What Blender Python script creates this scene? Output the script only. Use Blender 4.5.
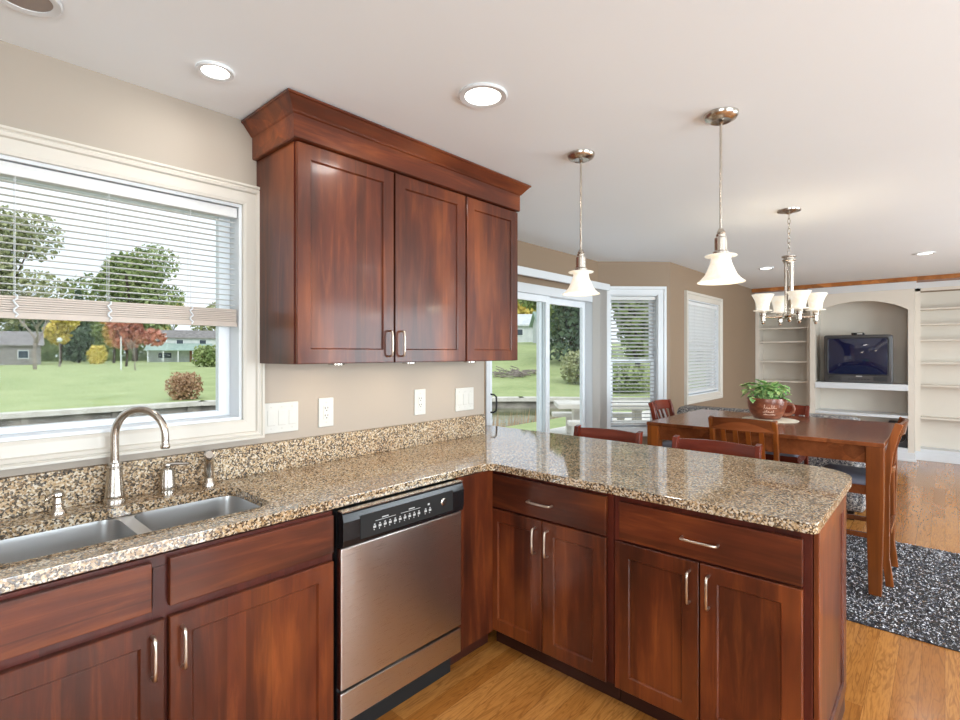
import bpy, bmesh, math, random
from mathutils import Vector, Matrix
R = math.radians
random.seed(7)
S = bpy.context.scene
for o in list(bpy.data.objects): bpy.data.objects.remove(o, do_unlink=True)
COL = S.collection

# ---------------------------------------------------------------- camera, sky, light
cam = bpy.data.cameras.new('camera'); co = bpy.data.objects.new('camera', cam); COL.objects.link(co)
cam.sensor_width = 36; cam.lens = 515/960*36; cam.shift_y = -7/960; cam.clip_start = .05; cam.clip_end = 600
co.location = (0, 0, 1.44); co.rotation_euler = (R(90), 0, R(42.08-90)); S.camera = co
S.view_settings.view_transform = 'Standard'; S.view_settings.look = 'None'
S.view_settings.gamma = 1; S.view_settings.use_curve_mapping = False; S.view_settings.exposure = 0.24

SKY = 1.15; SUN = 1.3; DOWN = 1.7; FILL = 72.0; PEND = 1.4
w = bpy.data.worlds.new('overcast_sky'); S.world = w; w.use_nodes = True
nt = w.node_tree; nt.nodes.clear()
wo = nt.nodes.new('ShaderNodeOutputWorld'); bg = nt.nodes.new('ShaderNodeBackground')
tc = nt.nodes.new('ShaderNodeTexCoord'); mp = nt.nodes.new('ShaderNodeMapping'); mp.inputs['Scale'].default_value = (1.5, 1.5, 5)
nz = nt.nodes.new('ShaderNodeTexNoise'); nz.inputs['Scale'].default_value = 1.6; nz.inputs['Detail'].default_value = 6
cr = nt.nodes.new('ShaderNodeValToRGB'); cr.color_ramp.elements[0].position = .35; cr.color_ramp.elements[1].position = .62
cr.color_ramp.elements[0].color = (.74, .84, .97, 1); cr.color_ramp.elements[1].color = (.9, .93, .98, 1)
nt.links.new(tc.outputs['Generated'], mp.inputs[0]); nt.links.new(mp.outputs[0], nz.inputs['Vector'])
nt.links.new(nz.outputs['Fac'], cr.inputs[0]); nt.links.new(cr.outputs[0], bg.inputs[0]); bg.inputs[1].default_value = SKY
nt.links.new(bg.outputs[0], wo.inputs[0])
def lamp(name, kind, loc, rot, energy, color=(1, 1, 1), parent=None, **kw):
    l = bpy.data.lights.new(name, kind); l.energy = energy; l.color = color
    for k, v in kw.items(): setattr(l, k, v)
    o = bpy.data.objects.new(name, l); o.location = loc; o.rotation_euler = rot; o.parent = parent; COL.objects.link(o); return o
lamp('sun', 'SUN', (0, -20, 30), (R(48), 0, R(-25)), SUN, (1, .96, .9), angle=R(25))
# area lights added outside the unseen south and west walls, filling in as daylight
for x, w_ in ((1.2, 2.6), (5.6, 3.0)):
    lamp('fill_daylight', 'AREA', (x, -3.42, 1.35), (R(90), 0, 0), FILL*w_, (.84, .92, 1), shape='RECTANGLE', size=w_-.1, size_y=1.9)
lamp('fill_daylight', 'AREA', (-2.0, -1.0, 1.45), (R(90), 0, R(-90)), FILL*1.3, (.86, .93, 1), shape='RECTANGLE', size=1.7, size_y=1.2)

# ---------------------------------------------------------------- geometry helpers
class G:
    def __init__(s): s.v = []; s.f = []; s.sm = []
    def add(s, vs, fs, smooth=False, M=None):
        n = len(s.v)
        s.v += [tuple(M @ Vector(p)) if M is not None else tuple(p) for p in vs]
        s.f += [tuple(i+n for i in f) for f in fs]; s.sm += [smooth]*len(fs); return s
    def box(s, x0, x1, y0, y1, z0, z1, M=None):
        x0, x1 = min(x0, x1), max(x0, x1); y0, y1 = min(y0, y1), max(y0, y1); z0, z1 = min(z0, z1), max(z0, z1)
        return s.add([(x0,y0,z0),(x1,y0,z0),(x1,y1,z0),(x0,y1,z0),(x0,y0,z1),(x1,y0,z1),(x1,y1,z1),(x0,y1,z1)],
            [(3,2,1,0),(4,5,6,7),(0,1,5,4),(1,2,6,5),(2,3,7,6),(3,0,4,7)], False, M)
    def lathe(s, prof, n=32, M=None, cap=True):
        vs = []; fs = []
        for r, z in prof:
            for i in range(n): a = 2*math.pi*i/n; vs.append((r*math.cos(a), r*math.sin(a), z))
        for k in range(len(prof)-1):
            for i in range(n): j = (i+1) % n; fs.append((k*n+i, k*n+j, (k+1)*n+j, (k+1)*n+i))
        if cap:
            if prof[0][0] > 1e-4: fs.append(tuple(reversed(range(n))))
            if prof[-1][0] > 1e-4: fs.append(tuple((len(prof)-1)*n+i for i in range(n)))
        return s.add(vs, fs, True, M)
    def tube(s, pts, r, n=10, M=None, closed=False, flat=1.0):
        pts = [Vector(p) for p in pts]; m = len(pts); rs = r if isinstance(r, (list, tuple)) else [r]*m
        vs = []; fs = []; up = None
        for k, p in enumerate(pts):
            if closed: t = (pts[(k+1) % m]-pts[k-1]).normalized()
            else: t = (pts[min(k+1, m-1)]-pts[max(k-1, 0)]).normalized()
            if up is None: up = Vector((0, 0, 1)) if abs(t.z) < .9 else Vector((0, 1, 0))
            a = t.cross(up).normalized(); b = a.cross(t).normalized(); up = b
            for i in range(n):
                q = 2*math.pi*i/n; vs.append(p + a*math.cos(q)*rs[k] + b*math.sin(q)*rs[k]*flat)
        for k in range(m if closed else m-1):
            k2 = (k+1) % m
            for i in range(n): j = (i+1) % n; fs.append((k*n+i, k*n+j, k2*n+j, k2*n+i))
        if not closed: fs += [tuple(reversed(range(n))), tuple((m-1)*n+i for i in range(n))]
        return s.add(vs, fs, True, M)
    def bar(s, pts, wx, wy, M=None, wdir=(1, 0, 0)):            # rectangular section swept along pts; wdir fixed width direction
        W = Vector(wdir).normalized(); pts = [Vector(p) for p in pts]; m = len(pts); vs = []; fs = []
        for k, p in enumerate(pts):
            t = (pts[min(k+1, m-1)]-pts[max(k-1, 0)]).normalized(); b = t.cross(W).normalized()
            for a, c in ((-1,-1),(1,-1),(1,1),(-1,1)): vs.append(p + W*a*wx/2 + b*c*wy/2)
        for k in range(m-1):
            for i in range(4): j = (i+1) % 4; fs.append((k*4+i, k*4+j, (k+1)*4+j, (k+1)*4+i))
        fs += [(3,2,1,0), tuple((m-1)*4+i for i in range(4))]
        return s.add(vs, fs, False, M)
    def prism(s, poly, z0, z1, M=None):
        n = len(poly)
        return s.add([(x,y,z0) for x,y in poly]+[(x,y,z1) for x,y in poly],
            [tuple(reversed(range(n))), tuple(range(n, 2*n))]+[(i,(i+1)%n,(i+1)%n+n,i+n) for i in range(n)], False, M)
    def loops(s, rings, smooth=False, cap0=False, cap1=False, M=None):
        n = len(rings[0]); vs = [p for r in rings for p in r]; fs = []
        for k in range(len(rings)-1):
            for i in range(n): j = (i+1) % n; fs.append((k*n+i, k*n+j, (k+1)*n+j, (k+1)*n+i))
        if cap0: fs.append(tuple(reversed(range(n))))
        if cap1: fs.append(tuple((len(rings)-1)*n+i for i in range(n)))
        return s.add(vs, fs, smooth, M)
    def plate(s, outer, holes, z0, z1):                         # slab with holes
        bm = bmesh.new(); es = []
        for lp in [outer]+holes:
            vs = [bm.verts.new((x, y, z1)) for x, y in lp]
            es += [bm.edges.new((vs[i], vs[(i+1) % len(vs)])) for i in range(len(vs))]
        bmesh.ops.triangle_fill(bm, use_beauty=True, use_dissolve=False, edges=es)
        bmesh.ops.recalc_face_normals(bm, faces=bm.faces)
        for f in bm.faces:
            if f.normal.z < 0: f.normal_flip()
        bm.verts.index_update()
        top = [tuple(v.co) for v in bm.verts]; fs = [tuple(v.index for v in f.verts) for f in bm.faces]; bm.free()
        n = len(top); s.add(top+[(x, y, z0) for x, y, _ in top], fs+[tuple(i+n for i in reversed(f)) for f in fs])
        for k, lp in enumerate([outer]+holes):
            s.loops([[(x, y, z0) for x, y in lp], [(x, y, z1) for x, y in lp]])
        return s
def emp(name, loc=(0,0,0), rz=0):
    o = bpy.data.objects.new(name, None); o.empty_display_size = .1; o.location = loc; o.rotation_euler = (0,0,rz); COL.objects.link(o); return o
def tag(o, label=None, cat=None, group=None, kind=None):
    if label: o['label'] = label
    if cat: o['category'] = cat
    if group: o['group'] = group
    if kind: o['kind'] = kind
    return o
def thing(name, label, cat, loc=(0,0,0), rz=0, group=None): return tag(emp(name, loc, rz), label, cat, group)
def part(name, g, m, parent=None, bevel=0, seg=2, sharp=35, world=False, weld=False, at=None):
    me = bpy.data.meshes.new(name); vs = g.v
    if world and parent is not None:
        inv = (Matrix.Translation(parent.location) @ Matrix.Rotation(parent.rotation_euler[2], 4, 'Z')).inverted()
        vs = [tuple(inv @ Vector(p)) for p in vs]
    if at is not None: vs = [(p[0]-at[0], p[1]-at[1], p[2]-at[2]) for p in vs]
    me.from_pydata(vs, [], g.f); me.update()
    bm = bmesh.new(); bm.from_mesh(me)
    if weld: bmesh.ops.remove_doubles(bm, verts=bm.verts, dist=1e-5)
    bmesh.ops.recalc_face_normals(bm, faces=bm.faces); bm.to_mesh(me); bm.free()
    if any(g.sm):
        me.polygons.foreach_set('use_smooth', [True]*len(me.polygons)); me.set_sharp_from_angle(angle=R(sharp))
    me.materials.append(m)
    o = bpy.data.objects.new(name, me); COL.objects.link(o); o.parent = parent
    if at is not None: o.location = at
    if bevel:
        b = o.modifiers.new('bevel', 'BEVEL'); b.width = bevel; b.segments = seg; b.limit_method = 'ANGLE'; b.angle_limit = R(40)
    return o
def solo(name, g, m, label, cat, at, group=None, kind=None, **k):
    return tag(part(name, g, m, at=at, **k), label, cat, group, kind)
def struct(name, g, m, parent=None, **k):
    o = part(name, g, m, parent, **k)
    if parent is None: o['kind'] = 'structure'
    return o
def copy_tree(o, parent=None):
    c = o.copy(); COL.objects.link(c); c.parent = parent
    for ch in list(o.children): copy_tree(ch, c)
    return c
def rrect(x0, x1, y0, y1, r, n=6):
    pts = []
    for cx, cy, a0 in ((x1-r, y0+r, -90), (x1-r, y1-r, 0), (x0+r, y1-r, 90), (x0+r, y0+r, 180)):
        for i in range(n+1): a = R(a0+90*i/n); pts.append((cx+r*math.cos(a), cy+r*math.sin(a)))
    return pts
def T(x=0, y=0, z=0): return Matrix.Translation((x, y, z))
def RX(a): return Matrix.Rotation(R(a), 4, 'X')
def RY(a): return Matrix.Rotation(R(a), 4, 'Y')
def RZ(a): return Matrix.Rotation(R(a), 4, 'Z')

# ---------------------------------------------------------------- materials
def srgb(r, g, b):
    f = lambda c: c/12.92 if c <= .04045 else ((c+.055)/1.055)**2.4
    return (f(r/255), f(g/255), f(b/255), 1)
class Mt:
    def __init__(s, name, col=(.5,.5,.5,1), rough=.5, metal=0, **k):
        s.m = bpy.data.materials.new(name); s.m.use_nodes = True; s.t = s.m.node_tree; s.p = s.t.nodes['Principled BSDF']
        s.p.inputs['Base Color'].default_value = col; s.p.inputs['Roughness'].default_value = rough; s.p.inputs['Metallic'].default_value = metal
        for a, b in k.items(): s.p.inputs[a.replace('_', ' ')].default_value = b
    def n(s, kind, **k):
        x = s.t.nodes.new('ShaderNode'+kind)
        for a, b in k.items():
            if a in x.inputs: x.inputs[a].default_value = b
            else: setattr(x, a, b)
        return x
    def l(s, a, b): s.t.links.new(a, b)
    def coord(s, scale=(1,1,1), world=False, rot=(0,0,0), vary=False):
        mp = s.n('Mapping'); mp.inputs['Scale'].default_value = scale; mp.inputs['Rotation'].default_value = rot
        if world: s.l(s.n('NewGeometry').outputs['Position'], mp.inputs[0])
        else: s.l(s.n('TexCoord').outputs['Object'], mp.inputs[0])
        if vary:
            oi = s.n('ObjectInfo'); mu = s.n('VectorMath', operation='SCALE'); mu.inputs['Scale'].default_value = 17
            cb = s.n('CombineXYZ'); s.l(oi.outputs['Random'], cb.inputs[0]); s.l(oi.outputs['Random'], cb.inputs[2])
            s.l(cb.outputs[0], mu.inputs[0]); s.l(mu.outputs[0], mp.inputs['Location'])
        return mp.outputs[0]
    def noise(s, vec, scale, detail=4, rough=.5, dist=0):
        x = s.n('TexNoise'); x.inputs['Scale'].default_value = scale; x.inputs['Detail'].default_value = detail
        x.inputs['Roughness'].default_value = rough; x.inputs['Distortion'].default_value = dist; s.l(vec, x.inputs['Vector']); return x.outputs['Fac']
    def ramp(s, fac, stops, const=False):
        x = s.n('ValToRGB'); e = x.color_ramp.elements
        if const: x.color_ramp.interpolation = 'CONSTANT'
        while len(e) < len(stops): e.new(.5)
        for i, (p, c) in enumerate(stops): e[i].position = p; e[i].color = c
        s.l(fac, x.inputs[0]); return x.outputs[0]
    def mix(s, fac, a, b, mode='MIX'):
        x = s.n('MixRGB', blend_type=mode)
        for i, v in ((0, fac), (1, a), (2, b)):
            if hasattr(v, 'is_linked') or hasattr(v, 'links'): s.l(v, x.inputs[i])
            else: x.inputs[i].default_value = v
        return x.outputs[0]
    def bump(s, h, strength=.2, dist=.01):
        b = s.n('Bump'); b.inputs['Strength'].default_value = strength; b.inputs['Distance'].default_value = dist
        s.l(h, b.inputs['Height']); s.l(b.outputs[0], s.p.inputs['Normal'])
    def col(s, out): s.l(out, s.p.inputs['Base Color'])
    def rough(s, out): s.l(out, s.p.inputs['Roughness'])

def paint(name, c, rough=.6, bump=.05):
    m = Mt(name, c, rough); v = m.coord(world=True)
    m.col(m.mix(m.noise(v, 1.3, 3), tuple(x*.96 for x in c[:3])+(1,), c)); m.bump(m.noise(v, 260, 2), bump, .002); return m.m
M_kit = paint('taupe_paint', srgb(164, 152, 139)); M_din = paint('brown_wall', srgb(142, 120, 98))  # bay, dining and south walls get a darker, browner tone than the kitchen
M_ceil = paint('ceiling_paint', srgb(240, 246, 251), .7); M_trim = paint('cream_trim', srgb(200, 193, 182), .35, .01)
M_white = paint('white_trim', srgb(216, 219, 222), .35, .01); M_shelf = paint('shelf_paint', srgb(220, 211, 198), .45, .01)
M_vinyl = paint('white_vinyl', srgb(232, 236, 240), .3, .0); M_blind = paint('blind_slat', srgb(214, 214, 213), .4, 0)
M_blindrail = paint('blind_rail_paint', srgb(190, 176, 164), .45, 0)
M_vane = paint('vane_fabric', srgb(196, 192, 187), .7, .05)

def cherry(name, vertical, dark, mid, light, rough=.36):
    m = Mt(name, mid, rough); sc = (9, 9, .9) if vertical else (.9, 9, 9)
    v = m.coord(sc, vary=True); v2 = m.coord((1.6, 1.6, .5) if vertical else (.5, 1.6, 1.6), vary=True)
    g = m.noise(v, 2.2, 7, .62, .9); fine = m.noise(v, 14, 4, .6); blot = m.noise(v2, 2.6, 3, .5)
    c = m.ramp(g, [(.28, dark), (.52, mid), (.78, light)])
    c = m.mix(m.ramp(fine, [(.35, (.72,.72,.72,1)), (.6, (1,1,1,1))]), dark, c)
    c = m.mix(.55, c, m.ramp(blot, [(.3, dark), (.5, mid), (.72, light)]))
    bd = m.n('TexVoronoi', feature='F1'); bd.inputs['Scale'].default_value = 1
    m.l(m.coord((10, 10, .001) if vertical else (.001, 10, 10), vary=True), bd.inputs['Vector'])
    hs = m.n('HueSaturation'); m.l(c, hs.inputs['Color']); mr = m.n('MapRange'); mr.inputs['To Min'].default_value = .72; mr.inputs['To Max'].default_value = 1.25
    sx = m.n('SeparateColor'); m.l(bd.outputs['Color'], sx.inputs[0]); m.l(sx.outputs[0], mr.inputs[0]); m.l(mr.outputs[0], hs.inputs['Value'])
    m.col(hs.outputs[0]); m.bump(fine, .03, .002)
    m.p.inputs['Coat Weight'].default_value = .22; m.p.inputs['Coat Roughness'].default_value = .12; m.p.inputs['Specular IOR Level'].default_value = .3
    return m.m
cd, cm, cl = srgb(38, 15, 8), srgb(88, 38, 18), srgb(152, 80, 36)
M_cv = cherry('cherry_vertical', True, cd, cm, cl); M_ch = cherry('cherry_horizontal', False, cd, cm, cl)
M_cdark = cherry('cherry_frame', True, srgb(48, 17, 13), srgb(76, 27, 18), srgb(100, 42, 27))
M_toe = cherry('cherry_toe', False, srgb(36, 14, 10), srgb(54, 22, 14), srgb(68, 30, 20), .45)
M_tab = cherry('oak_table', False, srgb(80, 40, 20), srgb(118, 64, 34), srgb(148, 88, 52), .22)
M_tabv = cherry('oak_table_vertical', True, srgb(88, 42, 14), srgb(126, 66, 24), srgb(150, 84, 34), .3)
M_stool = cherry('stool_wood', False, srgb(70, 26, 18), srgb(108, 42, 28), srgb(134, 62, 42), .25)
M_stoolv = cherry('stool_wood_vertical', True, srgb(70, 26, 18), srgb(108, 42, 28), srgb(134, 62, 42), .25)
M_crown = cherry('stained_beam', False, srgb(136, 80, 34), srgb(168, 104, 50), srgb(190, 124, 66), .5)

def granite(name, gloss):
    m = Mt(name, (.5,.4,.3,1), gloss); v = m.coord(world=True)
    def vor(scale, rnd=1):
        x = m.n('TexVoronoi', feature='F1'); x.inputs['Scale'].default_value = scale; x.inputs['Randomness'].default_value = rnd
        mix = m.n('VectorMath', operation='ADD'); nn = m.n('TexNoise'); nn.inputs['Scale'].default_value = scale*.6; m.l(v, nn.inputs['Vector'])
        sc = m.n('VectorMath', operation='SCALE'); sc.inputs['Scale'].default_value = .7/scale; m.l(nn.outputs['Color'], sc.inputs[0])
        m.l(v, mix.inputs[0]); m.l(sc.outputs[0], mix.inputs[1]); m.l(mix.outputs[0], x.inputs['Vector'])
        sp = m.n('SeparateColor'); m.l(x.outputs['Color'], sp.inputs[0]); return sp.outputs
    a = vor(185); b = vor(320)
    base = m.ramp(a[0], [(0, srgb(14, 12, 11)), (.20, srgb(92, 74, 56)), (.33, srgb(166, 138, 102)), (.55, srgb(194, 172, 140)), (.75, srgb(212, 202, 184)), (.90, srgb(100, 92, 86))], True)
    fine = m.ramp(b[1], [(0, srgb(26, 22, 20)), (.2, srgb(148, 122, 92)), (.5, srgb(190, 168, 136)), (.8, srgb(210, 200, 186))], True)
    c = m.mix(.18, base, fine); m.p.inputs['IOR'].default_value = 1.95
    big = m.noise(v, 5, 3); c = m.mix(m.ramp(big, [(.4, (0,0,0,1)), (.65, (.35,.35,.35,1))]), c, srgb(200, 160, 110), 'MULTIPLY')
    m.col(c); return m.m
M_gran = granite('polished_granite', .05); M_gran2 = granite('granite_backsplash', .5); M_gran2.node_tree.nodes['Principled BSDF'].inputs['IOR'].default_value = 1.35

def floor_mat():
    m = Mt('oak_floor', (.5,.3,.1,1), .22); v = m.coord(world=True)
    br = m.n('TexBrick'); m.l(v, br.inputs['Vector']); br.offset = .37; br.offset_frequency = 2
    for k, val in (('Scale', 1), ('Brick Width', 1.3), ('Row Height', .083), ('Mortar Size', .0006), ('Mortar Smooth', .3), ('Bias', 0)): br.inputs[k].default_value = val
    br.inputs['Color1'].default_value = (0,0,0,1); br.inputs['Color2'].default_value = (1,1,1,1); br.inputs['Mortar'].default_value = (.5,.5,.5,1)
    off = m.n('VectorMath', operation='SCALE'); off.inputs['Scale'].default_value = 7; m.l(br.outputs['Color'], off.inputs[0])
    ad = m.n('VectorMath', operation='ADD'); m.l(v, ad.inputs[0]); m.l(off.outputs[0], ad.inputs[1])
    mp = m.n('Mapping'); mp.inputs['Scale'].default_value = (1.1, 11, 1); m.l(ad.outputs[0], mp.inputs[0])
    g = m.noise(mp.outputs[0], 1.5, 3, .5, .6); wv = m.n('Math', operation='MULTIPLY'); m.l(g, wv.inputs[0]); wv.inputs[1].default_value = 11
    sn = m.n('Math', operation='SINE'); wv2 = m.n('Math', operation='MULTIPLY'); m.l(wv.outputs[0], wv2.inputs[0]); wv2.inputs[1].default_value = 6.0; m.l(wv2.outputs[0], sn.inputs[0])
    mr = m.n('MapRange'); mr.inputs[1].default_value = -1; m.l(sn.outputs[0], mr.inputs[0])
    fine = m.noise(mp.outputs[0], 14, 4, .6)
    c = m.mix(br.outputs['Color'], srgb(164, 102, 42), srgb(196, 134, 68))
    c = m.mix(m.ramp(mr.outputs[0], [(0, (.38,.38,.38,1)), (.3, (0,0,0,1))]), c, srgb(98, 56, 22))
    c = m.mix(m.ramp(fine, [(.35, (.4,.4,.4,1)), (.55, (0,0,0,1))]), c, srgb(122, 74, 34))
    c = m.mix(br.outputs['Fac'], c, srgb(104, 62, 28)); m.col(c)
    inv = m.n('Math', operation='SUBTRACT'); inv.inputs[0].default_value = 1; m.l(br.outputs['Fac'], inv.inputs[1]); m.bump(inv.outputs[0], .25, .001)
    m.p.inputs['Coat Weight'].default_value = .3; m.p.inputs['Coat Roughness'].default_value = .12
    return m.m
M_floor = floor_mat()
def metal(name, c, rough, aniso=0, streak=None):
    m = Mt(name, c, rough, 1.0); m.p.inputs['Anisotropic'].default_value = aniso
    if streak:
        f = m.noise(m.coord(streak), 8, 3, .6); mr = m.n('MapRange'); mr.inputs['To Min'].default_value = rough*.8; mr.inputs['To Max'].default_value = rough*1.3
        m.l(f, mr.inputs[0]); m.rough(mr.outputs[0]); m.p.inputs['Anisotropic Rotation'].default_value = .25
        if aniso:
            tg = m.n('Tangent'); tg.direction_type = 'RADIAL'; tg.axis = 'Z'; m.l(tg.outputs[0], m.p.inputs['Tangent'])
    return m.m
M_nick = metal('brushed_nickel', srgb(196, 188, 178), .24); M_chrome = metal('satin_handle', srgb(214, 204, 190), .3)
M_steel = metal('stainless_door', srgb(214, 208, 203), .28, .82, (1, 1, 160)); M_sink = metal('stainless_sink', srgb(200, 200, 200), .3, 0, (2, 60, 60))
def plain(name, c, rough=.5, metal=0, **k): 
    m = Mt(name, c, rough, metal, **k); v = m.coord(); m.col(m.mix(m.noise(v, 30, 2), tuple(x*.93 for x in c[:3])+(1,), c)); return m.m
M_black = plain('black_plastic', srgb(22, 22, 24), .22); M_grey = plain('grey_plastic', srgb(70, 68, 68), .4); M_dkgrey = plain('dark_plastic', srgb(40, 40, 42), .45)
M_plate = plain('switch_plastic', srgb(198, 196, 190), .35); M_slot = plain('slot_dark', srgb(60, 55, 50), .6); M_gap = plain('gap_shadow', srgb(186, 182, 176), .6)
M_mark = plain('panel_print', srgb(190, 190, 190), .5); M_void = plain('black_toe', srgb(12, 11, 11), .7)
M_screen = plain('tube_screen', srgb(16, 26, 58), .06, Coat_Weight=1.0, Coat_Roughness=.03)
def emit(name, c, s):
    m = bpy.data.materials.new(name); m.use_nodes = True; t = m.node_tree; t.nodes.clear(); o = t.nodes.new('ShaderNodeOutputMaterial'); e = t.nodes.new('ShaderNodeEmission')
    e.inputs[0].default_value = c; e.inputs[1].default_value = s; t.links.new(e.outputs[0], o.inputs[0]); return m
M_lamp = emit('downlight_glow', (1, .95, .86, 1), 5); M_puck = emit('puck_glow', (1, .85, .62, 1), 6)
M_dim = plain('downlight_off', srgb(150, 138, 130), .6)
def shade_mat():
    m = Mt('alabaster_glass', (.62, .58, .5, 1), .25); v = m.coord(); f = m.noise(v, 22, 4, .6, 1.5)
    c = m.ramp(f, [(.35, (1, .82, .58, 1)), (.6, (1, .95, .84, 1))]); m.l(c, m.p.inputs['Emission Color']); m.p.inputs['Emission Strength'].default_value = .42; return m.m
M_shade = shade_mat()
def glass_mat():
    m = bpy.data.materials.new('window_glass'); m.use_nodes = True; t = m.node_tree; t.nodes.clear()
    o = t.nodes.new('ShaderNodeOutputMaterial'); mx = t.nodes.new('ShaderNodeMixShader'); tr = t.nodes.new('ShaderNodeBsdfTransparent'); gl = t.nodes.new('ShaderNodeBsdfGlossy')
    lw = t.nodes.new('ShaderNodeLayerWeight'); lw.inputs[0].default_value = .12; gl.inputs['Roughness'].default_value = .02; tr.inputs[0].default_value = (.97,.985,.98,1)
    mu = t.nodes.new('ShaderNodeMath'); mu.operation = 'MULTIPLY'; mu.inputs[1].default_value = .5
    t.links.new(lw.outputs['Fresnel'], mu.inputs[0]); t.links.new(mu.outputs[0], mx.inputs[0]); t.links.new(tr.outputs[0], mx.inputs[1]); t.links.new(gl.outputs[0], mx.inputs[2]); t.links.new(mx.outputs[0], o.inputs[0]); return m
M_glass = glass_mat()
def speck(name, cols, scale, rough=.9, bump=.5):
    m = Mt(name, cols[0][1], rough); v = m.coord(); x = m.n('TexVoronoi'); x.inputs['Scale'].default_value = scale; m.l(v, x.inputs['Vector'])
    sp = m.n('SeparateColor'); m.l(x.outputs['Color'], sp.inputs[0]); m.col(m.ramp(sp.outputs[0], cols, True)); m.bump(x.outputs['Distance'], bump, .004); return m.m
M_tweed = speck('tweed_fabric', [(0, srgb(60, 60, 66)), (.3, srgb(112, 110, 112)), (.6, srgb(150, 144, 138)), (.85, srgb(186, 180, 172))], 110)
M_rug = speck('shag_pile', [(0, srgb(34, 34, 42)), (.22, srgb(86, 86, 98)), (.42, srgb(142, 142, 150)), (.58, srgb(128, 108, 92)), (.70, srgb(232, 232, 236))], 95, .95, .3)
M_pad = plain('grey_vinyl_seat', srgb(112, 116, 130), .45)
M_soil = plain('soil', srgb(70, 50, 36), .9); M_terra = None
def terra():
    m = Mt('glazed_mug', srgb(122, 66, 42), .3); v = m.coord((1,1,3)); m.col(m.ramp(m.noise(v, 12, 4, .6), [(.3, srgb(92, 44, 28)), (.55, srgb(132, 74, 50)), (.75, srgb(168, 112, 88))])); return m.m
M_terra = terra(); M_script = plain('mug_script', srgb(226, 190, 170), .5); M_doily = plain('cream_mat', srgb(222, 212, 192), .7)
def leafm(name, a, b, sc=.6):
    m = Mt(name, a, .75); g = m.coord(world=True); m.col(m.mix(m.ramp(m.noise(g, sc, 3), [(.35, (0,0,0,1)), (.65, (1,1,1,1))]), a, b)); return m.m
M_leaf = leafm('herb_leaf', srgb(96, 160, 90), srgb(204, 224, 150), 34)
M_lawn = None
def lawn():
    m = Mt('lawn', srgb(130, 170, 90), .95); v = m.coord(world=True)
    c = m.ramp(m.noise(v, .35, 5, .65), [(.3, srgb(138, 158, 102)), (.55, srgb(164, 180, 124)), (.75, srgb(190, 200, 152))])
    c = m.mix(m.ramp(m.noise(v, 4.5, 4, .7), [(.4, (0,0,0,1)), (.7, (.5,.5,.5,1))]), c, srgb(190, 190, 134)); m.col(c); m.bump(m.noise(v, 8, 4), .4, .1); return m.m
M_lawn = lawn()
M_conc = leafm('weathered_concrete', srgb(206, 202, 192), srgb(226, 222, 214), 3); M_conc2 = leafm('old_seawall', srgb(128, 124, 118), srgb(176, 170, 160), 1.5)
def water():
    m = Mt('canal_water', srgb(58, 68, 44), .06); v = m.coord((1, 1, 1), True); m.col(m.ramp(m.noise(v, .5, 4), [(.35, srgb(84, 92, 58)), (.65, srgb(118, 124, 84))])); m.bump(m.noise(v, 3, 3), .12, .05); return m.m
M_water = water()
M_bark = leafm('bark', srgb(128, 118, 112), srgb(160, 150, 142), 3); M_bark2 = leafm('dark_bark', srgb(62, 54, 46), srgb(86, 74, 62), 3)
LF = {'green': leafm('green_leaves', srgb(118, 138, 86), srgb(168, 180, 122)), 'yellow': leafm('yellow_leaves', srgb(204, 188, 90), srgb(236, 216, 124)),
      'red': leafm('red_leaves', srgb(182, 112, 92), srgb(212, 150, 124)), 'orange': leafm('orange_leaves', srgb(186, 150, 84), srgb(210, 182, 112)),
      'spruce': leafm('spruce_needles', srgb(84, 104, 84), srgb(112, 132, 106)), 'tan': leafm('dry_twigs', srgb(168, 132, 104), srgb(196, 164, 132)), 'olive': leafm('olive_leaves', srgb(142, 150, 110), srgb(180, 182, 140))}

# ---------------------------------------------------------------- room shell
W = 2.24; BY = 2.81; FX = 9.35; SY = -3.2; WX = -1.8; CZ = 2.44; TH = .16
P = [(WX, W), (2.52, W), (3.09, BY), (5.03, BY), (5.60, W), (FX, W)]
fl = [(WX-.2, SY-.2), (FX+.2, SY-.2), (FX+.2, W+.16), (5.66, W+.16), (5.10, BY+.16), (3.02, BY+.16), (2.46, W+.16), (WX-.2, W+.16)]
struct('floor', G().prism(fl, -.12, 0), M_floor)
struct('ceiling', G().prism(fl, CZ, CZ+.14), M_ceil)
def frame(p0, p1):
    a = math.atan2(p1[1]-p0[1], p1[0]-p0[0]); return a, math.hypot(p1[0]-p0[0], p1[1]-p0[1])
def wall(name, p0, p1, m, openings=(), ext0=0, ext1=0):
    a, L = frame(p0, p1); g = G(); u = -ext0
    for u0, u1, z0, z1 in sorted(openings):
        g.box(u, u0, 0, TH, 0, CZ); g.box(u0, u1, 0, TH, z1, CZ)
        if z0 > 0: g.box(u0, u1, 0, TH, 0, z0)
        u = u1
    g.box(u, L+ext1, 0, TH, 0, CZ)
    o = struct(name, g, m); o.location = (p0[0], p0[1], 0); o.rotation_euler = (0, 0, a); return o
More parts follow.
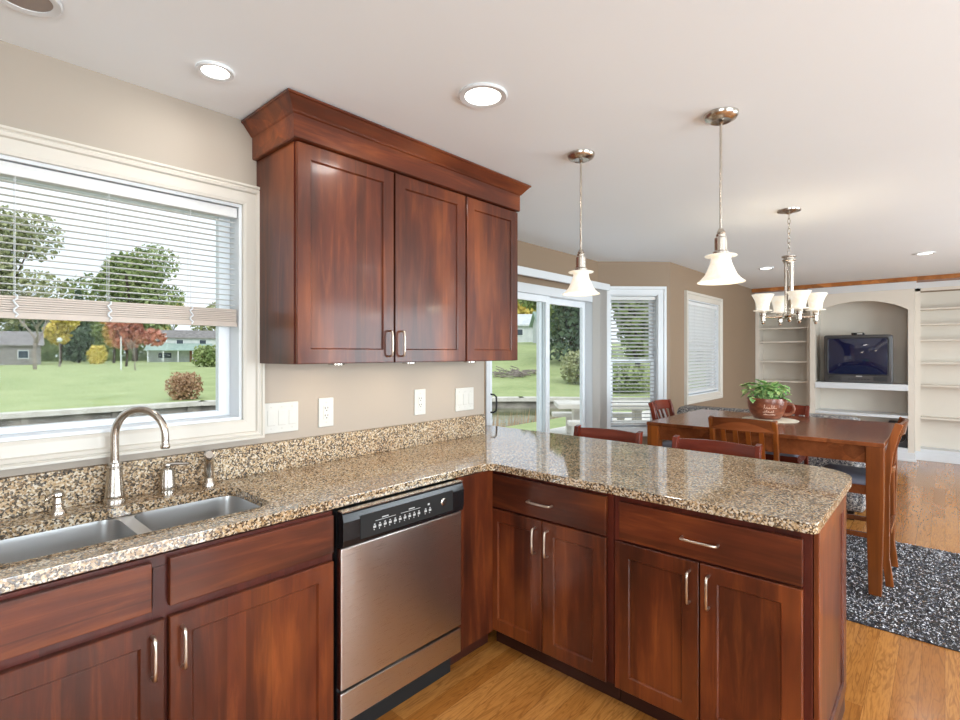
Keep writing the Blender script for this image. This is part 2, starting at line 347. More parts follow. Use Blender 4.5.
# openings (u measured along each wall from its start)
O1 = (.015-WX, .955-WX, 1.155, 2.075)
wall('wall_kitchen', P[0], P[1], M_kit, [O1], 0, .0)
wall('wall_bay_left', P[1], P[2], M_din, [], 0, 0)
OS = (3.18-P[2][0], 4.96-P[2][0], 0, 2.0)
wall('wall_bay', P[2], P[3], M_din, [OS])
L45 = math.hypot(.57, .57); O2 = (.13, .665, .62, 2.078)
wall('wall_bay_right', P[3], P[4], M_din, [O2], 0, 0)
O3 = (6.10-5.60, 7.22-5.60, .93, 2.075)
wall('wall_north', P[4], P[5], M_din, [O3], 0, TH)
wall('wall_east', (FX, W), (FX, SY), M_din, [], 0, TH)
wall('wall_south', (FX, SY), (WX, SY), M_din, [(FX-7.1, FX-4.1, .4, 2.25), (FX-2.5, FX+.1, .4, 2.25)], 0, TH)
wall('wall_west', (WX, SY), (WX, W), M_kit, [(-1.85-SY, -.15-SY, .9, 2.05)], 0, TH)

def pic_casing(g, u0, u1, z0, z1, prof, bottom=True):
    """mitred casing: prof = [(offset outwards, protrusion into room)]"""
    rings = []
    for o, h in prof: rings.append([(u0-o, -h, z0-(o if bottom else 0)), (u1+o, -h, z0-(o if bottom else 0)), (u1+o, -h, z1+o), (u0-o, -h, z1+o)])
    n = 4
    vs = [p for r in rings for p in r]; fs = []
    for k in range(len(rings)-1):
        for i in range(4):
            if not bottom and i == 0: continue
            j = (i+1) % 4; fs.append((k*4+i, k*4+j, (k+1)*4+j, (k+1)*4+i))
    g.add(vs, fs)
CAS = [(0, -.005), (0, .016), (.012, .020), (.050, .022), (.055, .030), (.066, .034), (.071, .030), (.076, .036), (.084, .036), (.086, .0)]
CAS2 = [(0, -.005), (0, .016), (.055, .02), (.062, .028), (.088, .03), (.092, 0)]
def window(name, p0, p1, op, mcas, prof, sash=.055, depth=.09, double=False, low=.9):
    a, L = frame(p0, p1); r = emp(name, (p0[0], p0[1], 0), a); r['kind'] = 'structure'
    u0, u1, z0, z1 = op
    g = G(); pic_casing(g, u0, u1, z0, z1, prof); part('casing', g, mcas, r)
    g = G(); t = .012
    g.box(u0, u0+t, 0, TH, z0, z1).box(u1-t, u1, 0, TH, z0, z1).box(u0+t, u1-t, 0, TH, z1-t, z1).box(u0+t, u1-t, -.0, TH, z0, z0+t); part('jamb', g, M_white, r)
    def sh(za, zb, y, nm='sash'):
        g = G(); a0, a1 = u0+t, u1-t
        g.box(a0, a0+sash, y, y+.035, za, zb).box(a1-sash, a1, y, y+.035, za, zb).box(a0+sash, a1-sash, y, y+.035, za, za+sash*low).box(a0+sash, a1-sash, y, y+.035, zb-sash*.8, zb)
        s = part(nm, g, M_vinyl, r, bevel=.003)
        part('glass', G().box(a0+sash, a1-sash, y+.014, y+.02, za+sash*low, zb-sash*.8), M_glass, s)
        return s
    if double:
        zm = (z0+z1)/2; sh(z0+t, zm+.02, depth-.03); sh(zm-.02, z1-t, depth+.008)
        part('sash_lock', G().box((u0+u1)/2-.03, (u0+u1)/2+.03, depth-.045, depth-.03, zm+.0, zm+.018), M_white, r)
    else: sh(z0+t, z1-t, depth)
    return r
window('window_1', P[0], P[1], O1, M_trim, CAS, .048, .09, low=.5)
window('window_2', P[3], P[4], O2, M_white, CAS2, .04, .09, True)
window('window_3', P[4], P[5], O3, M_trim, CAS2, .045, .09, True)
window('unseen_window_4', (FX, SY), (WX, SY), (FX-7.1, FX-4.1, .4, 2.25), M_white, CAS2, .06, .1)  # this and the next two: unseen windows added to let light in
window('unseen_window_5', (FX, SY), (WX, SY), (FX-2.5, FX+.1, .4, 2.25), M_white, CAS2, .06, .1)
window('unseen_window_6', (WX, SY), (WX, W), (-1.85-SY, -.15-SY, .9, 2.05), M_white, CAS2, .06, .1)

# sliding glass door in the bay
a, L = frame(P[2], P[3]); d = emp('door_1', (P[2][0], P[2][1], 0), a); d['kind'] = 'structure'
u0, u1 = OS[0], OS[1]
g = G(); g.box(u0, u0+.05, -.012, .13, 0, 2.0).box(u1-.06, u1+.02, -.02, .13, 0, 2.0).box(u0-.04, u1+.02, -.014, .13, 1.985, 2.07).box(u0+.05, u1-.06, 0, .13, 0, .03); part('frame', g, M_white, d, bevel=.003)
def slab(nm, a0, a1, y):
    g = G(); z0, z1 = .035, 1.985; s = .058
    g.box(a0, a0+s, y, y+.04, z0, z1).box(a1-s, a1, y, y+.04, z0, z1).box(a0+s, a1-s, y, y+.04, z0, z0+.1).box(a0+s, a1-s, y, y+.04, z1-.06, z1)
    o = part(nm, g, M_vinyl, d, bevel=.004); part('glass', G().box(a0+s, a1-s, y+.016, y+.023, z0+.1, z1-.06), M_glass, o); return o
um = 4.10-P[2][0]
s1 = slab('sliding_panel', u0+.05, um+.04, .02); slab('fixed_panel', um-.05, u1-.06, .075)
hx = u0+.08
g = G(); pts = [(hx, .02, 1.14), (hx+.005, -.03, 1.13)]+[(hx+.012, -.045, 1.12-.2*i/8) for i in range(9)]+[(hx+.005, -.03, .91), (hx, .02, .90)]
g = G().tube([(hx, .025, 1.095), (hx+.004, -.02, 1.092), (hx+.012, -.038, 1.075), (hx+.012, -.042, 1.02), (hx+.012, -.038, .962), (hx+.004, -.02, .945), (hx, .025, .942)], .008, 8); part('handle', g, M_dkgrey, s1)
# baseboards
def base(name, p0, p1, u0=0, u1=None):
    a, L = frame(p0, p1); u1 = L if u1 is None else u1; g = G().box(u0, u1, -.014, -.001, .001, .10).box(u0, u1, -.02, -.001, .001, .02)
    o = struct(name, g, M_white); o.location = (p0[0], p0[1], 0); o.rotation_euler = (0, 0, a)
base('baseboard_bay', P[3], P[4], .02, L45-.01); base('baseboard_north', P[4], P[5], .02, 3.2); base('baseboard_south', (FX, SY), (WX, SY), .05)
base('baseboard_west', (WX, SY), (WX, W), .05, 4.7)
# stained cornice above the built-in shelves
struct('trim_1', G().box(8.80, FX-.005, SY+.02, W-.005, 2.385, CZ-.002), M_crown)

# ---------------------------------------------------------------- blinds
def blind(label, p0, p1, op, y, pitch, sw, tilt, stack, rail_m, zstop=None, slack=.006):
    a, L = frame(p0, p1); u0, u1, z0, z1 = op; u0 += .016; u1 -= .016
    r = thing('window_blind', label, 'blind', (p0[0], p0[1], 0), a)
    uc = (u0+u1)/2; zt = z1-.016
    part('head_rail', G().box(u0, u1, y-.02, y+.025, zt-.042, zt), M_blind, r, bevel=.003)
    g = G(); z = zt-.06; zb = z0+.03 if zstop is None else zstop
    zs = []
    while z > zb+stack+.01:
        M = T(uc, y, z) @ RX(tilt); h = (u1-u0)/2-.004
        g.add([(-h,-sw/2,0),(h,-sw/2,0),(h,0,.0022),(-h,0,.0022),(h,sw/2,0),(-h,sw/2,0),(-h,-sw/2,-.0012),(h,-sw/2,-.0012),(h,0,.001),(-h,0,.001),(h,sw/2,-.0012),(-h,sw/2,-.0012)],
              [(0,1,2,3),(3,2,4,5),(7,6,9,8),(8,9,11,10),(0,6,7,1),(5,4,10,11),(1,7,8,2),(2,8,10,4),(0,3,9,6),(3,5,11,9)], False, M); z -= pitch
    part('slats', g, M_blind, r)
    g = G()
    if stack > .03:
        k = 0; zz = zb+.014
        while zz < zb+stack: g.box(u0+.002, u1-.002, y-sw/2-.006+(k%2)*.0015, y+sw/2, zz, zz+.0062); zz += .0076; k += 1
        g.box(u0, u1, y-sw/2-.008, y+sw/2, zb, zb+.014)
    else: g.box(u0, u1, y-sw/2, y+sw/2, zb, zb+max(stack, .012))
    part('bottom_rail', g, rail_m, r)
    for f in ((.22, .5, .8) if u1-u0 > .6 else (.2, .8)):
        g = G(); x = u0+(u1-u0)*f
        for yy in (y-sw/2-.002, y+sw/2+.001): g.tube([(x, yy, zb+.01), (x, yy, zt-.04)], .0009, 5)
        if stack > .03: g.tube([(x+.006*math.sin(i*1.9), y-sw/2-.012, zb+.004+stack*i/8) for i in range(9)], .0035, 6)
        part('ladder_cord', g, M_white, r)
    return r
blind('white mini blind half raised in the window above the sink', P[0], P[1], O1, .028, .0222, .026, 0, .070, M_blindrail, 1.553)
blind('white slatted blind over the tall narrow window beside the sliding door', P[3], P[4], O2, .035, .041, .050, -17, .02, M_blind)
blind('white slatted blind tilted nearly shut over the far dining window', P[4], P[5], O3, .035, .040, .048, -48, .02, M_blind)
# valance and vertical vanes of the sliding door
g = G().box(3.00, 5.10, 2.70, 2.712, 2.115, 2.185).box(3.00, 5.10, 2.712, BY-.004, 2.17, 2.185)
v = thing('blind_valance', 'long white valance board across the wall above the sliding door', 'valance', (4.05, 2.76, 2.115))
part('board', g, M_white, v, world=True, bevel=.002)
v = thing('vertical_blind', 'gray vertical blind vanes gathered at the right of the sliding door', 'blind', (4.98, 2.75, 0.03))
part('track', G().box(3.1, 5.03, 2.735, 2.77, 2.125, 2.155), M_white, v, world=True)
for i in range(9):
    x = 4.90+i*.018; part('vane', G().box(-.0012, .0012, -.042, .042, .02, 2.10, T(x-4.98, 0.005-.0*i, 0) @ RZ(14+3*(i % 3))), M_vane, v)

# ---------------------------------------------------------------- cabinets
def shaker(x0, x1, z0, z1, fr=.062, y=0, th=.02):
    g = G(); r = lambda i, yy: [(x0+i, yy, z0+i), (x1-i, yy, z0+i), (x1-i, yy, z1-i), (x0+i, yy, z1-i)]
    return g.loops([r(0, y+th), r(0, y+.0025), r(.0025, y), r(fr-.004, y), r(fr, y+.005), r(fr+.001, y+.009)], cap0=True, cap1=True)
def pull(horizontal, L=.112):
    g = G(); h = L/2; pts = [(0, 0, -h), (0, -.018, -h), (0, -.024, -h+.002), (0, -.0275, -h+.008), (0, -.029, -h*.5), (0, -.0295, 0), (0, -.029, h*.5), (0, -.0275, h-.008), (0, -.024, h-.002), (0, -.018, h), (0, 0, h)]
    if horizontal: pts = [(z, y, 0) for _, y, z in pts]
    return g.tube(pts, .0048, 10)
def add_pull(parent, x, z, horizontal=False, L=.112):
    o = part('handle', pull(horizontal, L), M_chrome, parent); o.location = (x, 0, z); o['label'] = 'arched satin nickel handle'; return o
def carcass(r, w_, dp, z0=.1, z1=.878, toe=True, side_l=True, side_r=True, m=None, topcut=False):
    g = G(); m = m or M_cdark; t = .018
    g.box(0, t, .04, dp, z0, z1).box(w_-t, w_, .04, dp, z0, z1).box(t, w_-t, .04, dp, z0, z0+t).box(t, w_-t, dp-.008, dp, z0+t, z1)
    part('body', g, m, r)
    return g
def face_frame(r, w_, z0, z1, mids=(), stiles=(), st=.04, y0=.022, y1=.04, right=None):
    g = G(); rt = right or st
    g.box(0, st, y0, y1, z0, z1).box(w_-rt, w_, y0, y1, z0, z1).box(st, w_-rt, y0, y1, z1-.03, z1).box(st, w_-rt, y0, y1, z0, z0+.03)
    for z in mids: g.box(st, w_-rt, y0, y1, z-.02, z+.02)
    for x in stiles: g.box(x-.03, x+.03, y0-.001, y1-.001, z0+.031, z1-.031)
    part('face_frame', g, M_cdark, r)
def base_cab(label, loc, rz, w_, dp, draws, doors, handle_side, dz=(.735, .868), oz=(.105, .705), right=.04, group=None, st=.04, dh=None):
    r = thing('base_cabinet', label, 'cabinet', loc, rz, group)
    carcass(r, w_, dp); face_frame(r, w_, .1, .878, [(dz[0]+oz[1])/2], [sum(doors[0][1:2]+doors[1][0:1])/2] if len(draws) > 1 else [], st, right=right)
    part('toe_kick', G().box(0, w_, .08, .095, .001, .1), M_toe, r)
    for i, (a, b) in enumerate(draws):
        o = part('drawer_front', G().box(a, b, 0, .02, dz[0], dz[1]), M_ch, r, bevel=.0025)
        if dh: add_pull(o, (a+b)/2+dh[1], (dz[0]+dz[1])/2+dh[0], True, .125)
    for (a, b), hs in zip(doors, handle_side):
        o = part('door', shaker(a, b, *oz), M_cv, r)
        if hs: add_pull(o, (b-.031) if hs > 0 else (a+.031), oz[1]-.092)
    return r
F0 = 1.60
base_cab('cherry sink base cabinet with two false drawer fronts and two doors beneath the sink', (-.06, F0, 0), 0, 1.07, .60, [(.03, .502), (.545, 1.063)], [(.03, .533), (.545, 1.063)], [1, -1])
base_cab('cherry base cabinet left of the sink base, under the left end of the countertop', (-.68, F0, 0), 0, .61, .60, [(.012, .598)], [(.012, .598)], [1], dh=(0, 0))
base_cab('inner cherry peninsula cabinet with drawer and two doors, next to the dishwasher corner', (1.888, 1.665, 0), -math.pi/2, .67, .60, [(.014, .645)], [(.014, .328), (.333, .645)], [1, -1], (.70, .858), (.105, .69), dh=(-.01, -.005), right=.03)
base_cab('outer cherry peninsula cabinet with drawer and two doors, at the open end of the peninsula', (1.888, .992, 0), -math.pi/2, .68, .60, [(.03, .658)], [(.012, .338), (.343, .658)], [1, -1], (.70, .850), (.105, .69), dh=(-.005, 0))
# peninsula end panel (finished side, recessed shaker) and back panel
r = thing('end_panel', 'cherry finished end panel with recessed field closing the open end of the peninsula', 'panel', (1.93, .30, 0))
part('board', shaker(0, .575, .09, .878, .055, -.006, .016), M_cv, r)
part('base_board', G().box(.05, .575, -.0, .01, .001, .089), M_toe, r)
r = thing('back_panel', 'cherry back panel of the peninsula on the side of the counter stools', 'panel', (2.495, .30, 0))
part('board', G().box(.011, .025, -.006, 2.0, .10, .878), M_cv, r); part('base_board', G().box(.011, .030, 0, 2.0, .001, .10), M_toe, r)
# corner fillers
r = thing('corner_filler', 'cherry filler panel between the dishwasher and the peninsula cabinets', 'panel', (1.64, F0+.02, 0))
g = G().box(.008, .245, 0, .018, .1, .878); part('board', g, M_cv, r)
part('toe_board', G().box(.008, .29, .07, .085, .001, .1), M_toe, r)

# dishwasher
r = thing('dishwasher', 'stainless steel dishwasher with black control panel under the countertop', 'dishwasher', (1.02, F0-.012, 0))
part('tub', G().box(.006, .612, .03, .6, .1, .868), M_dkgrey, r)
part('toe_plate', G().box(.004, .616, .07, .085, .001, .1), M_void, r)
part('door', G().box(.004, .616, 0, .03, .238, .742), M_steel, r, bevel=.004)
part('lower_panel', G().box(.004, .616, .002, .03, .118, .226), M_steel, r, bevel=.004)
cp = G(); y = lambda t: -.004-.012*math.sin(math.pi*min(1, max(0, t)))
rings = []
for z_, yy in ((.745, .028), (.745, .0), (.750, -.010), (.775, -.016), (.84, -.016), (.866, -.008), (.872, .0), (.872, .028)): rings.append([(.004, yy, z_), (.616, yy, z_)])
vs = [p for q in rings for p in q]; n = len(rings)
cp.add(vs, [(2*k, 2*k+1, 2*k+3, 2*k+2) for k in range(n-1)]+[(2*n-2, 2*n-1, 1, 0), tuple(2*k for k in range(n)), tuple(2*k+1 for k in reversed(range(n)))])
cpo = part('control_panel', cp, M_black, r, bevel=.0015)
part('trim_strip', G().box(.004, .616, -.010, .02, .8725, .8765), M_nick, cpo)
part('display_window', G().box(.075, .545, -.0175, -.0155, .765, .850), M_void, cpo)
g = G()
for i in range(12):
    x = .13+i*.024+(.012 if i > 9 else 0)
    g.box(x, x+.012, -.0192, -.0172, .792, .800).box(x+.003, x+.009, -.0192, -.0172, .803, .807).box(x+.002, x+.005, -.0192, -.0172, .784, .788)
g.box(.14, .235, -.0185, -.0172, .816, .8175).box(.26, .36, -.0185, -.0172, .816, .8175).box(.17, .20, -.0185, -.0172, .822, .826).box(.30, .33, -.0185, -.0172, .822, .826).box(.40, .41, -.0185, -.0172, .817, .824)
part('button_row', g, M_mark, cpo)
g = G().lathe([(0, .004), (.010, .004), (.0155, .0015), (.0155, 0)], 24, T(.49, -.0175, .812) @ RX(90)); bd = part('badge', g, M_nick, cpo); 
part('monogram', G().tube([(.490+.0095*math.cos(t*.5), -.0222, .812+.0095*math.sin(t*.5)) for t in range(13)], .0008, 5).tube([(.4835, -.0222, .815), (.486, -.0222, .808), (.489, -.0222, .815), (.492, -.0222, .809), (.496, -.0222, .815)], .0009, 5), M_dkgrey, bd)

# upper cabinets
def upper(label, x0, x1, doors, hs, z0=1.395, z1=2.275):
    r = thing('wall_cabinet', label, 'cabinet', (x0, 1.89, z0)); w_ = x1-x0; g = G(); t = .018; H = 2.279-z0; D = W-1.89-.003
    g.box(0, t, .02, D, 0, H).box(w_-t, w_, .02, D, 0, H).box(t, w_-t, .02, D, .012, .03).box(t, w_-t, .02, D, H-t, H).box(t, w_-t, D-.008, D, .03, H-t)
    part('body', g, M_cv, r); g = G().box(0, .03, .019, .0225, 0, H).box(w_-.03, w_, .019, .0225, 0, H).box(.03, w_-.03, .019, .0225, .0, .04).box(.03, w_-.03, .019, .0225, H-.04, H)
    part('face_frame', g, M_cdark, r)
    for (a, b), h in zip(doors, hs):
        o = part('door', shaker(a, b, .002, z1-z0, .062), M_cv, r)
        if h: add_pull(o, (b-.030) if h > 0 else (a+.030), .088, False, .115)
    return r
upper('two-door cherry wall cabinet nearest the sink window, doors with handles', 1.018, 1.985, [(.004, .482), (.492, .962)], [1, -1])
upper('single-door cherry wall cabinet at the right end beside the sliding door', 1.990, 2.436, [(.002, .440)], [0])
r = thing('cabinet_crown', 'cherry crown molding with frieze board topping the wall cabinets up to the ceiling', 'molding', (1.0, 1.88, 2.28))
g = G(); x0, x1, y0, y1 = 1.003, 2.428, 1.880, W-.003
def U(o, z): return [(x0-o, y1, z), (x0-o, y0-o, z), (x1+o, y0-o, z), (x1+o, y1, z)]
prof = [(0, 2.280), (.004, 2.284), (.004, 2.374), (.010, 2.378), (.014, 2.384), (.046, 2.424), (.052, 2.426), (.052, 2.4345)]
rg = [U(o, z) for o, z in prof]; vs = [p for q in rg for p in q]; fs = []
for k in range(len(rg)-1):
    for i in range(3): fs.append((k*4+i, k*4+i+1, (k+1)*4+i+1, (k+1)*4+i))
    fs.append((k*4+3, k*4, (k+1)*4, (k+1)*4+3))
fs.append(tuple((len(rg)-1)*4+i for i in range(4))); fs.append((3, 2, 1, 0))
part('molding', g.add(vs, fs), M_cdark if False else M_ch, r, world=True)
# puck lights below the wall cabinets
for i, (x, y) in enumerate(((1.28, 2.02), (1.70, 2.02), (2.15, 2.02))):
    r = thing('puck_light', ['small round puck light under the wall cabinet, nearest the sink window', 'small round puck light under the middle of the wall cabinets', 'small round puck light under the wall cabinet next to the sliding door'][i], 'light', (x, y, 1.387), 0, 'puck lights under the wall cabinets')
    part('rim', G().lathe([(.030, .0195), (.036, .0195), (.036, .0), (.030, .0)], 24), M_nick, r); part('lens', G().lathe([(0, .002), (.030, .002), (.030, .006), (0, .006)], 24), M_puck, r)
    lamp('puck_bulb', 'AREA', (0, 0, -.002), (0, 0, 0), .7, (1, .82, .6), r, shape='DISK', size=.06)

# ---------------------------------------------------------------- countertop, sink, faucet
def arc(cx, cy, r, a0, a1, n=8): return [(cx+r*math.cos(R(a0+(a1-a0)*i/n)), cy+r*math.sin(R(a0+(a1-a0)*i/n))) for i in range(n+1)]
outer = [(-.70, 1.628), (1.80, 1.628)] + [(1.835, 1.615), (1.862, 1.585)] + arc(1.862+.03, .290+.03, .03, 180, 270, 4) + arc(2.833-.19, .290+.19, .19, 270, 360, 8) + [(2.833, 2.54), (2.525, 2.236), (-.70, 2.236)]
hole = rrect(.135, .855, 1.735, 2.095, .06)
r = thing('countertop', 'speckled tan granite countertop with backsplash, running along the wall and over the peninsula', 'countertop', (1.2, 1.93, .88))
g = G().plate(outer, [hole], .880, .914); part('slab', g, M_gran, r, world=True, bevel=.007, seg=3, weld=True)
part('backsplash', G().box(-.70, 2.505, W-.024, W-.002, .9145, 1.042), M_gran2, r, world=True, bevel=.002)
r = thing('sink', 'stainless steel double bowl sink set under the granite below the kitchen window', 'sink', (.495, 1.915, .70))
L1 = rrect(.125, .473, 1.725, 2.105, .06); L2 = rrect(.513, .865, 1.725, 2.105, .06)
g = G(); g.plate(rrect(.09, .90, 1.69, 2.14, .02), [L1, L2], .8755, .8785); part('rim', g, M_sink, r, world=True, weld=True)
for x0, x1 in ((.125, .473), (.513, .865)):
    rg = []
    for ins, z, rr in ((0, .8775, .06), (.002, .86, .06), (.006, .74, .06), (.012, .715, .06), (.030, .698, .055), (.06, .690, .05), (.13, .686, .02)):
        rg.append([(x, y, z) for x, y in rrect(x0+ins, x1-ins, 1.725+ins, 2.105-ins, rr)])
    b = part('bowl', G().loops(rg, True, cap1=True), M_sink, r, world=True, sharp=60)
    part('drain', G().lathe([(.0, .002), (.03, .002), (.036, .006), (.043, .006), (.045, 0)], 24, T((x0+x1)/2-.495, 0, -.0135)), M_nick, b)
CT = .9145
# faucet spout
r = thing('faucet', 'tall brushed nickel gooseneck faucet behind the divider of the sink', 'faucet', (.483, 2.166, CT))
part('base', G().lathe([(.0, 0), (.033, 0), (.033, .012), (.029, .018), (.031, .024), (.029, .032), (.028, .04), (.023, .11), (.022, .118), (.025, .120), (.025, .128), (.021, .130), (.020, .138), (.014, .142), (.013, .15)], 32), M_nick, r)
pts = [(0, 0, .14), (0, 0, .19), (0, 0, .235)]; rad = .093; dirx, diry = .62, -.78
for i in range(1, 15):
    a = R(180-182*i/14); q = rad+rad*math.cos(a); pts.append((q*dirx, q*diry, .235+rad*math.sin(a)))
q = 2*rad+.0; pts.append((q*dirx, q*diry, .206))
part('spout', G().tube(pts, [.0135]*3+[.0135-.002*i/15 for i in range(15)], 14), M_nick, r)
part('aerator', G().lathe([(0, -.006), (.0135, -.006), (.0155, 0), (.0155, .006), (.012, .012), (.012, .02), (0, .02)], 24, T(q*dirx, q*diry, .198)), M_nick, r)
# lever
r = thing('faucet_lever', 'brushed nickel single lever control between the faucet and the side sprayer', 'faucet lever', (.650, 2.170, CT))
part('base', G().lathe([(0, 0), (.027, 0), (.027, .010), (.026, .016), (.028, .022), (.026, .03), (.024, .075), (.021, .088), (.014, .094), (0, .096)], 28), M_nick, r)
part('lever', G().lathe([(0, .090), (.010, .092), (.013, .100), (.012, .108), (0, .113)], 20).tube([(0, 0, .106), (.02, -.012, .108), (.05, -.03, .106), (.062, -.037, .106)], [.006, .0055, .0045, .006], 10), M_nick, r)
r = thing('side_sprayer', 'brushed nickel side sprayer standing at the right end of the sink', 'sprayer', (.795, 2.165, CT))
part('base', G().lathe([(0, 0), (.024, 0), (.024, .008), (.018, .018), (.017, .03), (.0145, .034), (0, .034)], 24), M_nick, r)
hd = part('wand', G().tube([(0, 0, .034), (.0, 0, .06), (0, -.002, .085), (-.002, -.008, .105), (-.006, -.018, .12), (-.009, -.028, .126)], [.015, .0175, .0165, .016, .018, .020], 16), M_nick, r)
part('spray_face', G().lathe([(0, 0), (.016, 0), (.019, .004), (.019, .012), (.014, .016), (0, .016)], 20, T(-.009, -.026, .124) @ RX(66) @ RY(-14)), M_nick, hd)
r = thing('soap_dispenser', 'short brushed nickel soap dispenser left of the faucet', 'soap dispenser', (.325, 2.155, CT))
part('base', G().lathe([(0, 0), (.023, 0), (.023, .006), (.015, .018), (.013, .03), (.015, .034), (.013, .04), (.011, .052), (.0, .052)], 24), M_nick, r)
part('pump_head', G().lathe([(0, .052), (.014, .053), (.018, .060), (.017, .068), (.008, .074), (0, .075)], 20).tube([(0, 0, .062), (-.02, -.018, .064), (-.036, -.032, .054)], [.007, .006, .005], 10), M_nick, r)

# switches and outlets
def plate(label, x0, x1, z0, z1, kind, n, cat):
    r = thing('switch_plate' if kind == 's' else 'power_outlet', label, cat, ((x0+x1)/2, W-.001, (z0+z1)/2)); w_ = x1-x0; h = z1-z0
    part('cover', G().box(-w_/2, w_/2, -.007, 0, -h/2, h/2), M_plate, r, bevel=.003)
    for i in range(n):
        c = (-w_/2+w_*(i+.5)/n)*(.92 if n > 1 else 1)
        part('rocker' if kind == 's' else 'receptacle', G().box(c-.0165, c+.0165, -.0095, -.007, -.034, .034), M_plate, r, bevel=.0015)
        for s in (-1, 1): part('screw', G().lathe([(0, 0), (.003, 0), (.003, .001), (0, .001)], 10, T(c, -.0072, s*.048) @ RX(90)), M_gap, r)
        g = G()
        if kind == 'o':
            for s in (-1, 1): g.box(c-.009, c-.006, -.0101, -.0095, s*.018-.001, s*.018+.008).box(c+.005, c+.008, -.0101, -.0095, s*.018, s*.018+.008).box(c-.002, c+.003, -.0101, -.0095, s*.018-.011, s*.018-.006)
        else: g.box(c-.0165, c+.0165, -.0103, -.0095, -.0345, -.031)
        part('slots' if kind == 'o' else 'rocker_edge', g, M_slot if kind == 'o' else M_gap, r)
plate('white triple switch plate beside the kitchen window casing', 1.050, 1.212, 1.080, 1.216, 's', 3, 'switch')
plate('white power outlet next to the triple switch plate near the window', 1.317, 1.398, 1.082, 1.222, 'o', 1, 'outlet')
plate('white power outlet further right under the wall cabinets, toward the sliding door', 1.920, 2.003, 1.086, 1.232, 'o', 1, 'outlet')
plate('white switch plate at the end of the wall next to the sliding door', 2.250, 2.412, 1.080, 1.222, 's', 3, 'switch')

# ---------------------------------------------------------------- ceiling fixtures
def downlight(label, x, y, rad, on=True, energy=1):
    r = thing('downlight', label, 'light', (x, y, CZ-.002), 0, None)
    part('trim_ring', G().lathe([(rad*.72, -.001), (rad*.74, -.006), (rad*.95, -.008), (rad, -.003), (rad, .0)], 40, cap=False), M_white, r)
    part('lens', G().lathe([(0, -.004), (rad*.73, -.004), (rad*.73, -.001), (0, -.001)], 40), M_lamp if on else M_dim, r)
    if on: lamp('downlight_bulb', 'AREA', (0, 0, -.012), (0, 0, 0), DOWN*energy, (1, .97, .93), r, shape='DISK', size=rad*1.5)
downlight('small lit round ceiling light above the kitchen window', .725, 1.915, .062)
downlight('large lit round ceiling light in front of the wall cabinets', 1.489, 1.329, .095, energy=1.4)
downlight('unlit round ceiling light at the top left corner above the sink', .215, 1.91, .085, False)
downlight('lit ceiling light furthest away near the right side above the shelves', 6.80, .149, .08)
downlight('lit ceiling light near the dining window behind the chandelier', 6.75, 1.563, .08)
for x, y, l_ in ((-.4, .2, 'added ceiling fill light left behind the camera over the kitchen floor'), (1.0, -.6, 'added ceiling fill light just right behind the camera'), (-.2, -1.8, 'added ceiling fill light in the kitchen corner far behind the camera'),
                 (3.6, -1.2, 'added ceiling fill light beside the unseen windows, right of the peninsula'), (5.4, -1.6, 'added ceiling fill light in the living room nearest the dining table'), (7.4, -1.6, 'added ceiling fill light in the living room nearest the bookcases')):
    downlight(l_, x, y, .09, energy=1.5)  # unseen ceiling lights added to brighten the room
def pendant(label, x, y):
    r = thing('pendant_light', label, 'pendant light', (x, y, 0))
    part('canopy', G().lathe([(.0, 2.408), (.034, 2.410), (.040, 2.408), (.060, 2.418), (.067, 2.428), (.068, 2.4385), (0, 2.4385)], 36), M_nick, r)
    part('rod', G().lathe([(.0, 1.955), (.0055, 1.955), (.0055, 2.40), (0, 2.40)], 12).lathe([(0, 2.395), (.012, 2.395), (.010, 2.405), (0, 2.405)], 16), M_nick, r)
    part('socket', G().lathe([(0, 1.852), (.032, 1.852), (.032, 1.862), (.025, 1.868), (.025, 1.920), (.019, 1.926), (.019, 1.936), (.013, 1.940), (.017, 1.944), (.012, 1.954), (.009, 1.960), (0, 1.962)], 28), M_nick, r)
    pr = [(.030, 1.874), (.055, 1.872), (.063, 1.868), (.060, 1.863), (.040, 1.861), (.038, 1.852), (.042, 1.83), (.052, 1.80), (.068, 1.770), (.088, 1.745), (.099, 1.737), (.100, 1.733), (.094, 1.734), (.066, 1.764), (.048, 1.798), (.037, 1.832), (.030, 1.858)]
    pr = [(a_ if a_ < .065 else a_*.93, 1.735+(b_-1.733)*.83) for a_, b_ in pr]
    part('shade', G().lathe(pr, 48, cap=False), M_shade, r, sharp=50)
    part('bulb', G().lathe([(0, 1.775), (.018, 1.782), (.026, 1.80), (.022, 1.815), (.012, 1.83), (.012, 1.85)], 20), M_lamp, r)
    lamp('pendant_bulb', 'POINT', (0, 0, 1.745), (0, 0, 0), PEND, (1, .86, .66), r, shadow_soft_size=.05)
pendant('nickel pendant lamp with bell shade over the peninsula, nearer the sliding door', 2.261, 1.358)
pendant('nickel pendant lamp with bell shade over the peninsula, nearer its open end', 2.275, .696)
